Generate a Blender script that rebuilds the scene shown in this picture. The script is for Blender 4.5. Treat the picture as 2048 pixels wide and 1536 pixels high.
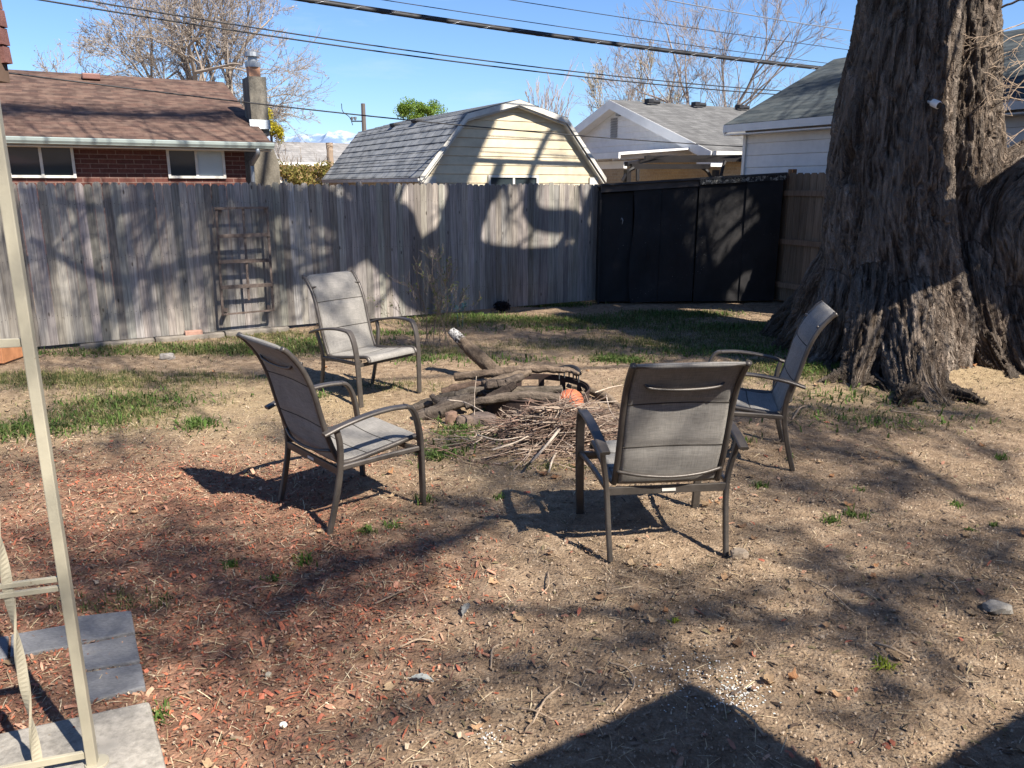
import bpy, math, random
import numpy as np
from mathutils import Vector, Matrix, Quaternion
PI = math.pi
R = math.radians
for o in list(bpy.data.objects): bpy.data.objects.remove(o)
sc = bpy.context.scene
COL = sc.collection
rng = np.random.default_rng(7)
rnd = random.Random(5)

# ------------------------------------------------------------- camera, world, sun
FPX, PIT, HC = 1576.5, 0.2466, 1.803
cam = bpy.data.cameras.new('camera'); camo = bpy.data.objects.new('camera', cam); COL.objects.link(camo)
camo.location = (0, 0, HC); camo.rotation_euler = (PI/2 - PIT, 0, 0)
cam.sensor_width = 36; cam.lens = FPX/2048*36; cam.clip_start = .05; cam.clip_end = 30000
sc.camera = camo
SAZ, SEL = R(44), R(47)
SUN = np.array([math.cos(SAZ)*math.cos(SEL), -math.sin(SAZ)*math.cos(SEL), math.sin(SEL)])
w = bpy.data.worlds.new('World'); sc.world = w; w.use_nodes = True
nt = w.node_tree; nt.nodes.clear()
sky = nt.nodes.new('ShaderNodeTexSky'); sky.sky_type = 'NISHITA'; sky.sun_disc = False
sky.sun_elevation = SEL; sky.sun_rotation = math.atan2(SUN[0], SUN[1]); sky.air_density = 1.0; sky.dust_density = .3; sky.ozone_density = 2.2
bg = nt.nodes.new('ShaderNodeBackground'); bg.inputs[1].default_value = .068
out = nt.nodes.new('ShaderNodeOutputWorld')
# thin high cloud wisps in the sky itself
tc = nt.nodes.new('ShaderNodeTexCoord'); mp = nt.nodes.new('ShaderNodeMapping'); mp.inputs['Scale'].default_value = (3.2, 3.2, 16)
mp.inputs['Rotation'].default_value = (0, R(4), 0)
cn = nt.nodes.new('ShaderNodeTexNoise'); cn.inputs['Scale'].default_value = 1.3; cn.inputs['Detail'].default_value = 7; cn.inputs['Roughness'].default_value = .62
cr = nt.nodes.new('ShaderNodeMapRange'); cr.inputs[1].default_value = .56; cr.inputs[2].default_value = .85; cr.inputs[4].default_value = .30
mx = nt.nodes.new('ShaderNodeMixRGB'); mx.inputs[2].default_value = (6.2, 6.9, 7.6, 1)
tn = nt.nodes.new('ShaderNodeMixRGB'); tn.blend_type = 'MULTIPLY'; tn.inputs[0].default_value = 1; tn.inputs[2].default_value = (.70, .88, 1.16, 1)
nt.links.new(tc.outputs['Generated'], mp.inputs[0]); nt.links.new(mp.outputs[0], cn.inputs[0]); nt.links.new(cn.outputs[0], cr.inputs[0])
nt.links.new(cr.outputs[0], mx.inputs[0]); nt.links.new(sky.outputs[0], tn.inputs[1]); nt.links.new(tn.outputs[0], mx.inputs[1]); nt.links.new(mx.outputs[0], bg.inputs[0]); nt.links.new(bg.outputs[0], out.inputs[0])
sl = bpy.data.lights.new('sun', 'SUN'); sl.energy = 5.0; sl.angle = R(.55); sl.color = (1, .93, .83)
so = bpy.data.objects.new('sun', sl); COL.objects.link(so); so.rotation_euler = Vector(SUN).to_track_quat('Z', 'Y').to_euler()
sc.view_settings.view_transform = 'Standard'; sc.view_settings.look = 'None'; sc.view_settings.exposure = 1.2; sc.view_settings.gamma = 1
sc.render.engine = 'CYCLES'
sc.cycles.max_bounces = 6; sc.cycles.transparent_max_bounces = 8

# ------------------------------------------------------------- measuring helpers (photo reading -> place in the yard)
def ray(px, py):
    X = (px-1024)/FPX; U = -(py-768)/FPX
    return np.array([X, math.cos(PIT)+U*math.sin(PIT), -math.sin(PIT)+U*math.cos(PIT)])
C0 = np.array([0, 0, HC])
def G(px, py, z=0.):
    r = ray(px, py); return C0 + r*((z-HC)/r[2])
def PD(px, py, D): return C0 + ray(px, py)*D
def PL(px, py, p0, d):
    r = ray(px, py); n = np.array([-d[1], d[0]])
    t = (np.dot(n, np.array(p0)[:2]))/np.dot(n, r[:2]); return C0 + r*t
D1 = np.array([.872, .489]); D1 /= np.linalg.norm(D1)      # along the fence (to the right, away)
D2 = np.array([-D1[1], D1[0]])                             # across it (to the left, away)
D13 = np.array([*D1, 0]); D23 = np.array([*D2, 0])

# ------------------------------------------------------------- noise
def _h(ix, iy, iz, s):
    n = (ix*374761393 + iy*668265263 + iz*2147483647 + s*144665) & 0x7fffffff
    n = ((n ^ (n >> 13))*1274126177) & 0x7fffffff
    n = ((n ^ (n >> 15))*2246822519) & 0x7fffffff
    return (n & 0xffff)/65535.
def vnoise(x, y, z=None, s=0):
    x = np.asarray(x, float); y = np.asarray(y, float); z = np.zeros_like(x)+.37 if z is None else np.asarray(z, float)
    ix, iy, iz = (np.floor(a).astype(np.int64) for a in (x, y, z)); x0, y0, z0 = x-ix, y-iy, z-iz
    fx, fy, fz = (f*f*f*(f*(f*6-15)+10) for f in (x0, y0, z0)); r = 0
    for a in (0, 1):
        for b in (0, 1):
            for c in (0, 1):
                h = _h(ix+a, iy+b, iz+c, s)*2*PI*7; h2 = _h(iy+b, iz+c, ix+a, s+91)*2-1; q = np.sqrt(1-h2*h2)
                r = r + (np.cos(h)*q*(x0-a)+np.sin(h)*q*(y0-b)+h2*(z0-c))*(fx if a else 1-fx)*(fy if b else 1-fy)*(fz if c else 1-fz)
    return r*1.7
_RM = np.array(Matrix.Rotation(.9, 3, Vector((1, .7, .4)).normalized()) @ Matrix.Rotation(.6, 3, 'X'))
def fbm(x, y, z=None, o=4, s=0, g=.5):
    x = np.asarray(x, float); y = np.asarray(y, float); z = np.zeros_like(x)+s*.173 if z is None else np.asarray(z, float)
    r = 0; a = 1; t = 0
    for i in range(o):
        x, y, z = (_RM[k, 0]*x+_RM[k, 1]*y+_RM[k, 2]*z+.31*k for k in range(3))
        r = r + a*vnoise(x, y, z, s+i*17); t += a; a *= g; x, y, z = x*2.03, y*2.03, z*2.03
    return r/t

# ------------------------------------------------------------- mesh helpers
class MB:
    def __init__(s): s.v = []; s.f = []; s.n = 0; s.c = []
    def add(s, V, F, c=None):
        V = np.asarray(V, float).reshape(-1, 3); s.v.append(V)
        if isinstance(F, np.ndarray): s.f.append(F + s.n)
        else: s.f.append([tuple(i+s.n for i in f) for f in F])
        cc = np.ones((len(V), 4)); cc[:, :3] = (.5, .5, .5) if c is None else c
        s.c.append(cc); s.n += len(V)
    def build(s, name, mat, parent=None, smooth=False, col=False, bevel=0):
        V = np.concatenate(s.v); me = bpy.data.meshes.new(name)
        if all(isinstance(f, np.ndarray) and f.shape[1] == s.f[0].shape[1] for f in s.f if True) and isinstance(s.f[0], np.ndarray):
            F = np.concatenate(s.f); k = F.shape[1]
            me.vertices.add(len(V)); me.vertices.foreach_set('co', V.ravel())
            me.loops.add(F.size); me.loops.foreach_set('vertex_index', F.ravel().astype(np.int32))
            me.polygons.add(len(F)); me.polygons.foreach_set('loop_start', np.arange(0, F.size, k, dtype=np.int32))
            me.update(calc_edges=True)
        else:
            L = []
            for f in s.f: L += [tuple(int(i) for i in q) for q in f]
            me.from_pydata([tuple(v) for v in V], [], L)
        if col:
            a = me.color_attributes.new('tint', 'FLOAT_COLOR', 'POINT'); a.data.foreach_set('color', np.concatenate(s.c).ravel())
        me.validate()
        if smooth: me.shade_smooth()
        me.materials.append(mat)
        o = bpy.data.objects.new(name, me); COL.objects.link(o); o.parent = parent
        if bevel:
            m = o.modifiers.new('b', 'BEVEL'); m.width = bevel; m.segments = 2; m.limit_method = 'ANGLE'
        return o
    # box from centre, half sizes and axes
    def box(s, c, h, ax=None, col=None, taper=0):
        ax = np.eye(3) if ax is None else np.asarray(ax, float); V = []
        for k in (-1, 1):
            for j in (-1, 1):
                for i in (-1, 1): V.append(np.array(c) + i*h[0]*ax[0] + j*h[1]*ax[1] + k*h[2]*ax[2])
        s.add(V, [(0, 2, 3, 1), (4, 5, 7, 6), (0, 1, 5, 4), (2, 6, 7, 3), (0, 4, 6, 2), (1, 3, 7, 5)], col)
    def bar(s, a, b, w, t, up=(0, 0, 1), col=None):     # rectangular bar a->b, w across, t along 'up'
        a = np.array(a, float); b = np.array(b, float); d = b-a; L = np.linalg.norm(d); d /= L
        x = np.cross(d, up); x /= np.linalg.norm(x); u = np.cross(x, d)
        s.box((a+b)/2, (L/2, w/2, t/2), (d, x, u), col)
    def quad(s, a, b, c, d, col=None): s.add([a, b, c, d], [(0, 1, 2, 3)], col)
    def slab(s, P, n, t, col=None):                      # polygon P given thickness t along n
        P = np.array(P, float); n = np.array(n, float); n /= np.linalg.norm(n); m = len(P)
        V = np.concatenate([P, P-n*t]); F = [tuple(range(m)), tuple(range(2*m-1, m-1, -1))]
        for i in range(m): j = (i+1) % m; F.append((i, i+m, j+m, j))
        s.add(V, F, col)
    def tube(s, P, r, n=8, cap=True, col=None, squash=1, wob=0):
        P = np.asarray(P, float); m = len(P); r = np.full(m, r, float) if np.isscalar(r) else np.asarray(r, float)
        if len(r) != m: r = np.interp(np.linspace(0, 1, m), np.linspace(0, 1, len(r)), r)
        T = np.gradient(P, axis=0); T /= np.linalg.norm(T, axis=1)[:, None]+1e-12
        u = np.cross(T[0], (0, 0, 1.)); 
        if np.linalg.norm(u) < .1: u = np.cross(T[0], (1., 0, 0))
        u /= np.linalg.norm(u); A = np.arange(n)*2*PI/n; V = []
        for i in range(m):
            u = u - T[i]*np.dot(u, T[i]); u /= np.linalg.norm(u)+1e-12; v = np.cross(T[i], u)
            rr = r[i]*(1 + (wob*rng.uniform(-1, 1, n) if wob else 0))
            V.append(P[i] + (np.cos(A)*rr)[:, None]*u + (np.sin(A)*rr*squash)[:, None]*v)
        V = np.concatenate(V); F = []
        i = np.repeat(np.arange(m-1), n); j = np.tile(np.arange(n), m-1); k = (j+1) % n
        F = np.stack([i*n+j, i*n+k, (i+1)*n+k, (i+1)*n+j], 1)
        if cap:
            F = [tuple(q) for q in F] + [tuple(range(n-1, -1, -1)), tuple((m-1)*n+q for q in range(n))]
        s.add(V, F, col)
    def sweep(s, P, side, w, t, col=None):               # rounded-rectangle section along P; side = width axis
        P = np.asarray(P, float); m = len(P); side = np.array(side, float)
        w = np.full(m, w) if np.isscalar(w) else np.array(w, float); w = w if len(w) == m else np.interp(np.linspace(0, 1, m), np.linspace(0, 1, len(w)), w); T = np.gradient(P, axis=0); T /= np.linalg.norm(T, axis=1)[:, None]
        V = []; b = min(.3*t, .006)
        for i in range(m):
            x = side - T[i]*np.dot(side, T[i]); x /= np.linalg.norm(x); u = np.cross(x, T[i]); hw, ht = w[i]/2, t/2
            for a, c in ((hw-b, ht), (hw, ht-b), (hw, -ht+b), (hw-b, -ht), (-hw+b, -ht), (-hw, -ht+b), (-hw, ht-b), (-hw+b, ht)):
                V.append(P[i]+a*x+c*u)
        n = 8; F = [(i*n+j, i*n+(j+1) % n, (i+1)*n+(j+1) % n, (i+1)*n+j) for i in range(m-1) for j in range(n)]
        F += [tuple(range(n-1, -1, -1)), tuple((m-1)*n+q for q in range(n))]
        s.add(V, F, col)
def spline(P, n=8):
    P = np.asarray(P, float); Q = np.concatenate([[2*P[0]-P[1]], P, [2*P[-1]-P[-2]]]); out = []
    for i in range(1, len(Q)-2):
        p0, p1, p2, p3 = Q[i-1:i+3]
        for k in range(n):
            t = k/n; out.append(.5*((2*p1)+(-p0+p2)*t+(2*p0-5*p1+4*p2-p3)*t*t+(-p0+3*p1-3*p2+p3)*t**3))
    out.append(P[-1]); return np.array(out)
def empty(name, label, cat, loc=(0, 0, 0), rz=0, group=None):
    o = bpy.data.objects.new(name, None); COL.objects.link(o); o.location = loc; o.rotation_euler = (0, 0, rz); o.empty_display_size = .2
    return tag(o, label, cat, group)
def tag(o, label=None, cat=None, group=None, kind=None):
    if label: o['label'] = label
    if cat: o['category'] = cat
    if group: o['group'] = group
    if kind: o['kind'] = kind
    return o
def copy_tree(o, parent=None):
    c = o.copy(); COL.objects.link(c); c.parent = parent
    for ch in list(o.children): copy_tree(ch, c)
    return c

# ------------------------------------------------------------- materials
class M:
    def __init__(s, name, rough=.8, spec=.3, metal=0):
        s.m = bpy.data.materials.new(name); s.m.use_nodes = True; s.t = s.m.node_tree; s.b = s.t.nodes['Principled BSDF']
        s.b.inputs['Roughness'].default_value = rough; s.b.inputs['Specular IOR Level'].default_value = spec; s.b.inputs['Metallic'].default_value = metal
        s.tc = s.t.nodes.new('ShaderNodeTexCoord'); s.base = None
    def nd(s, k, **kw):
        n = s.t.nodes.new(k)
        for a, v in kw.items(): setattr(n, a, v)
        return n
    def ln(s, a, b): s.t.links.new(a, b)
    def mapc(s, scale=(1, 1, 1), rot=(0, 0, 0), src='Object'):
        m = s.nd('ShaderNodeMapping'); m.inputs['Scale'].default_value = scale; m.inputs['Rotation'].default_value = rot; s.ln(s.tc.outputs[src], m.inputs[0]); return m.outputs[0]
    def noise(s, sc_, det=4, rough=.6, vec=None, dist=0):
        n = s.nd('ShaderNodeTexNoise'); n.inputs['Scale'].default_value = sc_; n.inputs['Detail'].default_value = det; n.inputs['Roughness'].default_value = rough; n.inputs['Distortion'].default_value = dist
        if vec is None: vec = s.tc.outputs['Object']
        s.ln(vec, n.inputs[0]); return n.outputs[0]
    def voro(s, sc_, vec=None, feat='F1'):
        n = s.nd('ShaderNodeTexVoronoi', feature=feat); n.inputs['Scale'].default_value = sc_
        s.ln(vec if vec is not None else s.tc.outputs['Object'], n.inputs[0]); return n
    def ramp(s, x, st):
        r = s.nd('ShaderNodeValToRGB'); e = r.color_ramp.elements
        while len(e) < len(st): e.new(.5)
        for i, (p, c) in enumerate(st): e[i].position = p; e[i].color = (*c, 1) if len(c) == 3 else c
        s.ln(x, r.inputs[0]); return r.outputs[0]
    def mr(s, x, a, b, c=0., d=1.):
        m = s.nd('ShaderNodeMapRange'); 
        for i, v in enumerate((a, b, c, d)): m.inputs[i+1].default_value = v
        s.ln(x, m.inputs[0]); return m.outputs[0]
    def math(s, op, a, b=None):
        m = s.nd('ShaderNodeMath', operation=op)
        for i, q in enumerate((a, b)):
            if q is None: continue
            if isinstance(q, (int, float)): m.inputs[i].default_value = q
            else: s.ln(q, m.inputs[i])
        return m.outputs[0]
    def mix(s, f, a, b, mode='MIX'):
        m = s.nd('ShaderNodeMixRGB', blend_type=mode)
        for i, q in enumerate((f, a, b)):
            if isinstance(q, (int, float)): m.inputs[i].default_value = q
            elif isinstance(q, tuple): m.inputs[i].default_value = (*q, 1)
            else: s.ln(q, m.inputs[i])
        return m.outputs[0]
    def attr(s, n='tint'):
        a = s.nd('ShaderNodeAttribute', attribute_name=n); return a.outputs['Color']
    def color(s, c):
        if isinstance(c, tuple): s.b.inputs['Base Color'].default_value = (*c, 1)
        else: s.ln(c, s.b.inputs['Base Color'])
        return s
    def rough(s, x): s.ln(x, s.b.inputs['Roughness']); return s
    def bump(s, h, st=.5, dist=.01):
        n = s.nd('ShaderNodeBump'); n.inputs['Strength'].default_value = st; n.inputs['Distance'].default_value = dist; s.ln(h, n.inputs['Height']); s.ln(n.outputs[0], s.b.inputs['Normal']); return s

def simple(name, c, rough=.7, var=.15, sc_=6, metal=0, bump=0, spec=.3):
    m = M(name, rough, spec, metal); n = m.noise(sc_, 5)
    k = m.mr(n, .3, .7, 1-var, 1+var); m.color(m.mix(1., c, k, 'MULTIPLY'))
    if bump: m.bump(m.noise(sc_*12, 5), bump, .004)
    return m.m
def tinted(name, rough=.85, bump=.3, trans=0):
    m = M(name, rough, .2); n = m.noise(60, 3); m.color(m.mix(1., m.attr(), m.mr(n, .3, .7, .75, 1.2), 'MULTIPLY'))
    if bump: m.bump(m.noise(150, 3), bump, .002)
    if trans:
        t = m.nd('ShaderNodeBsdfTranslucent'); m.ln(m.attr(), t.inputs[0]); x = m.nd('ShaderNodeMixShader'); x.inputs[0].default_value = trans
        m.ln(m.b.outputs[0], x.inputs[1]); m.ln(t.outputs[0], x.inputs[2]); m.ln(x.outputs[0], m.t.nodes['Material Output'].inputs[0])
    return m.m

def wood_mat(name, c1, c2, grain=(30, 30, 1.2), rust=False, useattr=True, knots=True):
    m = M(name, .85, .2); v = m.mapc(grain); g = m.noise(1.6, 6, .65, v, .4); g2 = m.noise(5, 4, .6, m.mapc((grain[0]*1.5, grain[1]*1.5, grain[2]*.6)))
    c = m.ramp(g, [(.3, c1), (.5, tuple((a+b)/2 for a, b in zip(c1, c2))), (.72, c2)])
    c = m.mix(.55, c, m.mr(g2, .3, .7, .6, 1.25), 'MULTIPLY')
    big = m.noise(1.3, 4, .6, m.mapc((1, 1, .5))); c = m.mix(.8, c, m.mr(big, .3, .7, .72, 1.2), 'MULTIPLY')
    if useattr: c = m.mix(1., c, m.mix(1., m.attr(), (2, 2, 2), 'MULTIPLY'), 'MULTIPLY')
    if knots:
        k = m.voro(2.6, m.mapc((3.1, 3.1, 1.1))); c = m.mix(m.mr(k.outputs['Distance'], .05, .1, .8, 0), c, (.035, .026, .02))
    m.color(c); m.bump(m.math('ADD', g, g2), .6, .006); return m.m

MT = {}
MT['fence'] = wood_mat('weathered_fence_wood', (.155, .14, .126), (.41, .382, .348))
MT['gate'] = wood_mat('gate_wood', (.12, .085, .06), (.27, .20, .145))
MT['trellis'] = wood_mat('trellis_wood', (.09, .065, .055), (.22, .175, .145), (8, 8, 8), useattr=False, knots=False)
MT['metal_brown'] = simple('bronze_metal', (.082, .071, .062), .42, .2, 20, .35, .15, .5)
MT['shaded_seam'] = simple('seam_shadow', (.045, .04, .034), .9, .1, 8)  # dark colour paints the shadow line under each padded roll along the seams
MT['cream'] = M('cream_paint', .5, .4)
_m = MT['cream']; _n = _m.noise(18, 6, .7); _s = _m.noise(4, 5, .65)
_m.color(_m.mix(_m.mr(_n, .68, .74), _m.mix(1., (.40, .365, .275), _m.mr(_s, .3, .7, .82, 1.08), 'MULTIPLY'), (.14, .06, .025))); _m.bump(_m.noise(60, 4), .25, .003); MT['cream'] = _m.m
MT['white'] = simple('white_trim', (.72, .71, .68), .55, .08, 3)
MT['white_dirty'] = simple('dirty_white_trim', (.55, .53, .48), .6, .2, 5)
MT['dark'] = simple('dark_plastic', (.02, .02, .022), .5, .2, 10)
MT['flash'] = simple('galvanized_metal', (.26, .28, .30), .45, .12, 5, .6)
MT['black_sheet'] = M('black_sheeting', .6, .22)
_m = MT['black_sheet']; _n = _m.noise(2.2, 6, .65); _sp = _m.voro(26); _f = _m.noise(3, 3)
_c = _m.ramp(_n, [(.3, (.013, .013, .014)), (.6, (.025, .024, .025)), (.8, (.05, .045, .042))])
_c = _m.mix(_m.math('MULTIPLY', _m.mr(_sp.outputs['Distance'], .05, .12, 1, 0), _m.mr(_f, .56, .66)), _c, (.35, .34, .32))
_m.color(_c); _m.rough(_m.mr(_n, .3, .7, .5, .8)); _m.bump(_m.noise(3, 4, .5), .35, .03); MT['black_sheet'] = _m.m
MT['glass'] = M('window_glass', .06, .8).color((.03, .04, .045)).m
MT['blind'] = simple('window_blind', (.42, .47, .47), .5, .05, 3)
MT['concrete'] = M('concrete', .9, .2)
_m = MT['concrete']; _a = _m.noise(2.5, 8, .7); _b = _m.noise(40, 5, .7); _st = _m.noise(5, 6, .7)
_c = _m.mix(1., _m.ramp(_a, [(.3, (.20, .185, .16)), (.55, (.33, .305, .265)), (.75, (.42, .40, .355))]), _m.mr(_b, .3, .7, .75, 1.2), 'MULTIPLY')
_m.color(_m.mix(_m.mr(_st, .58, .7, 0, .55), _c, (.10, .095, .085))); _m.bump(_m.math('ADD', _b, _a), .5, .006); MT['concrete'] = _m.m
MT['slate'] = M('grey_paver', .75, .3)
_m = MT['slate']; _a = _m.noise(4, 8, .7); _b = _m.noise(60, 5, .7, _m.mapc((1, 3, 1)))
_c = _m.mix(1., _m.ramp(_a, [(.3, (.105, .107, .115)), (.6, (.175, .177, .185)), (.75, (.25, .23, .20))]), _m.mr(_b, .3, .7, .7, 1.25), 'MULTIPLY')
_m.color(_c); _m.bump(_m.math('ADD', _b, _a), .5, .006); MT['slate'] = _m.m

def siding_mat(name, c, grime=.3):
    m = M(name, .5, .35); a = m.noise(1.2, 5, .6, m.mapc((1, 1, 2.5))); b = m.noise(9, 4)
    k = m.math('ADD', m.mr(a, .35, .75, 1.05, 1-grime), m.mr(b, .3, .7, -.06, .06)); m.color(m.mix(1., c, k, 'MULTIPLY')); return m.m
MT['cream_siding'] = siding_mat('cream_siding', (.62, .53, .37), .3)
MT['white_siding'] = siding_mat('white_siding', (.66, .65, .64), .1)

# brick: coordinates must run along the wall; Object coords are rotated into the wall frame
def brick_mat(name, c1, c2, mort, ang, sx=1.):
    m = M(name, .85, .2); v = m.mapc((1, 1, 1), (0, 0, -ang)); s = m.nd('ShaderNodeSeparateXYZ'); m.ln(v, s.inputs[0]); cb = m.nd('ShaderNodeCombineXYZ')
    m.ln(m.math('ADD', s.outputs[0], s.outputs[1]), cb.inputs[0]); m.ln(s.outputs[2], cb.inputs[1])
    t = m.nd('ShaderNodeTexBrick'); m.ln(cb.outputs[0], t.inputs[0]); t.inputs['Scale'].default_value = 1
    t.inputs['Brick Width'].default_value = .30*sx; t.inputs['Row Height'].default_value = .085*sx; t.inputs['Mortar Size'].default_value = .007
    for i, c in enumerate((c1, c2, mort)): t.inputs[i+1].default_value = (*c, 1)
    n = m.noise(25, 4); m.color(m.mix(1., t.outputs[0], m.mr(n, .3, .7, .8, 1.2), 'MULTIPLY')); m.bump(t.outputs['Fac'], -.5, .006); return m.m
# shingles: rows run along wall direction ang, rising coordinate = z (stretched)
def shingle_mat(name, cols, ang, rowz, wid, edge=.55, perp=False):
    m = M(name, .9, .15); v = m.mapc((1, 1, 1), (0, 0, -ang)); s = m.nd('ShaderNodeSeparateXYZ'); m.ln(v, s.inputs[0])
    cb = m.nd('ShaderNodeCombineXYZ'); m.ln(s.outputs[1 if perp else 0], cb.inputs[0]); m.ln(s.outputs[2], cb.inputs[1])
    t = m.nd('ShaderNodeTexBrick'); m.ln(cb.outputs[0], t.inputs[0]); t.inputs['Scale'].default_value = 1
    t.inputs['Brick Width'].default_value = wid; t.inputs['Row Height'].default_value = rowz; t.inputs['Mortar Size'].default_value = rowz*.06; t.inputs['Bias'].default_value = 0
    t.inputs[1].default_value = (*cols[0], 1); t.inputs[2].default_value = (*cols[1], 1); t.inputs[3].default_value = (*[q*edge for q in cols[0]], 1)
    n = m.noise(3, 6, .7, cb.outputs[0]); n2 = m.noise(90, 3, .7)
    n3 = m.noise(1, 2, .5, None); vv = m.nd('ShaderNodeMapping'); vv.inputs['Scale'].default_value = (3.0/wid*.3, .9/rowz, 1); m.ln(cb.outputs[0], vv.inputs[0]); n4 = m.noise(1, 2, .5, vv.outputs[0])
    c = m.mix(m.mr(n4, .45, .6), t.outputs[0], m.mix(.5, t.outputs[0], cols[2])); c = m.mix(1., c, m.mr(n, .3, .7, .75, 1.25), 'MULTIPLY'); c = m.mix(1., c, m.mr(n2, .3, .7, .8, 1.2), 'MULTIPLY')
    m.color(c); m.bump(t.outputs['Fac'], -.6, .008); return m.m
A1 = math.atan2(D1[1], D1[0])

# ============================================================= GROUND
def blob(x, y, px, py, rx, ry):   # soft patch round the spot seen there
    g = G(px, py); return np.exp(-(((x-g[0])/rx)**2 + ((y-g[1])/ry)**2))
def hgt(x, y):
    x = np.asarray(x, float); y = np.asarray(y, float)
    near = np.clip((16-np.hypot(x, y))/4, 0, 1)
    h = .028*fbm(x*.9, y*.9, s=3, o=3) + near*(.016*fbm(x*4, y*4, s=9, o=4) + .010*np.abs(fbm(x*17, y*17, s=21, o=3)) + .006*vnoise(x*48, y*48, s=33))
    for px, py, rx, ry, a in ((640, 800, .35, .25, .07), (1010, 650, .5, .3, .06), (1790, 740, 1.1, .7, .10), (1480, 1125, .12, .08, .035), (1560, 905, .1, .1, -.05), (1500, 1160, .3, .12, .02)):
        h = h + a*blob(x, y, px, py, rx, ry)
    h = h - .02
    flat = np.clip(1-np.hypot((x+2.1)/1.0, (y-2.2)/1.1), 0, 1)      # level pad under slab and pavers
    return h*(1-np.clip(flat*3, 0, 1)) - .004*np.clip(flat*3, 0, 1)
def zones(x, y):
    n = fbm(x*1.7, y*1.7, s=50, o=4); n2 = fbm(x*6, y*6, s=60, o=3); 
    mul = 0
    for px, py, rx, ry, a in ((250, 1150, 1.3, 1.3, 1.4), (600, 1130, .8, .5, .3), (430, 1250, .7, .4, .55), (100, 1400, .8, .6, 1.6), (300, 960, 1.2, .6, .5), (620, 950, .5, .4, .4), (80, 920, 1.4, .7, .4), (800, 1250, .5, .3, .12), (520, 1330, .5, .3, .25)):
        mul = mul + a*blob(x, y, px, py, rx, ry)
    mul = np.clip(mul*(1+.8*n+.5*n2)-.12, 0, 1)
    gr = 0
    for px, py, rx, ry, a in ((330, 760, 1.4, .4, .25), (1050, 690, 1.3, .4, .3), (1300, 760, .8, .4, .2), (100, 755, 1.6, .35, .95), (420, 695, 1.6, .38, 1.0), (250, 800, .8, .3, .6), (40, 850, .9, .3, .7), (520, 668, 1.0, .3, .8), (950, 640, 1.3, .5, .9), (760, 700, .8, .3, .4), (1110, 605, .5, .22, 1.4), (1250, 640, 1.5, .5, .85), (1420, 680, 1.6, .6, .8),
                              (1350, 625, .7, .25, 1.1), (1600, 740, .9, .5, .9), (1230, 715, .35, .2, .8), (1480, 655, .9, .35, .8), (900, 705, .35, .2, .7), (800, 770, .5, .25, .55), (240, 825, .5, .3, .9), (940, 865, .22, .2, 1.0), (885, 905, .12, .1, .8), (640, 690, .7, .3, .6), (1700, 820, .9, .35, .35), (1900, 860, 1.2, .6, .16), (1720, 1020, .5, .3, .12), (200, 1200, .35, .12, .7), (1100, 930, .3, .12, .5)):
        gr = gr + a*blob(x, y, px, py, rx, ry)
    gr = np.clip(gr*(1+.9*n2+.6*n)-.15, 0, 1)
    st = 0
    for px, py, rx, ry, a in ((150, 870, 2.2, 1.2, .7), (500, 800, 1.5, .8, .8), (1750, 790, 1.3, .5, .8), (1950, 750, .8, .5, 1.3), (1100, 700, 1.5, .4, .4), (950, 960, 1, .5, .3)):
        st = st + a*blob(x, y, px, py, rx, ry)
    return mul, gr, np.clip(st*(1+.8*n), 0, 1)
xs = np.concatenate([[-3000, -600, -150, -60, -30, -20, -14], np.arange(-10.2, 10.2, .030), [14, 20, 30, 60, 150, 600, 3000]])
yy = [1.0]
while yy[-1] < 14.5: yy.append(yy[-1] + .006 + .0042*yy[-1])
ys = np.concatenate([[-600, -100, -30, -10, -4, -1, .2, .7], yy, [16, 20, 27, 40, 70, 150, 600, 9000]])
XX, YY = np.meshgrid(xs, ys); ZZ = hgt(XX, YY)
nx, ny = len(xs), len(ys)
gm = MB(); V = np.stack([XX.ravel(), YY.ravel(), ZZ.ravel()], 1)
I, J = np.meshgrid(np.arange(nx-1), np.arange(ny-1)); a = (J*nx+I).ravel()
gm.add(V, np.stack([a, a+1, a+nx+1, a+nx], 1)); mul, gr, st = zones(V[:, 0], V[:, 1]); gm.c = [np.stack([mul, gr, st, np.ones_like(mul)], 1)]
m = M('bare_soil', .95, .12); at = m.nd('ShaderNodeSeparateColor'); m.ln(m.attr(), at.inputs[0])
n1 = m.noise(1.1, 6, .65); n2 = m.noise(14, 6, .7); n3 = m.noise(110, 4, .75); n4 = m.noise(3.3, 5, .6)
dirt = m.ramp(n2, [(.25, (.135, .092, .060)), (.5, (.265, .19, .125)), (.72, (.40, .305, .212))])
dk_ = m.noise(.55, 5, .65); dirt = m.mix(m.mr(dk_, .5, .68, 0, .55), dirt, (.16, .112, .078)); dirt = m.mix(1., dirt, m.mr(n1, .3, .7, .8, 1.15), 'MULTIPLY'); dirt = m.mix(1., dirt, m.mr(n3, .3, .7, .7, 1.3), 'MULTIPLY')
dirt = m.mix(m.mr(n4, .60, .72, 0, .5), dirt, (.12, .082, .056))
red = m.ramp(n2, [(.3, (.125, .054, .036)), (.6, (.29, .128, .08)), (.75, (.40, .235, .16))]); straw = m.ramp(n3, [(.3, (.19, .135, .075)), (.7, (.42, .33, .19))])
gcol = m.ramp(n2, [(.3, (.035, .045, .014)), (.7, (.10, .11, .04))])
c = m.mix(m.math('MULTIPLY', at.outputs[2], .6), dirt, straw); c = m.mix(m.math('MULTIPLY', at.outputs[0], .62), c, red); c = m.mix(m.math('MULTIPLY', at.outputs[1], .45), c, gcol)
m.color(c); vr = m.voro(70); hh = m.math('ADD', m.math('MULTIPLY', n3, .8), m.math('ADD', n2, m.math('MULTIPLY', vr.outputs['Distance'], .7))); m.bump(hh, .9, .012)
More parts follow.
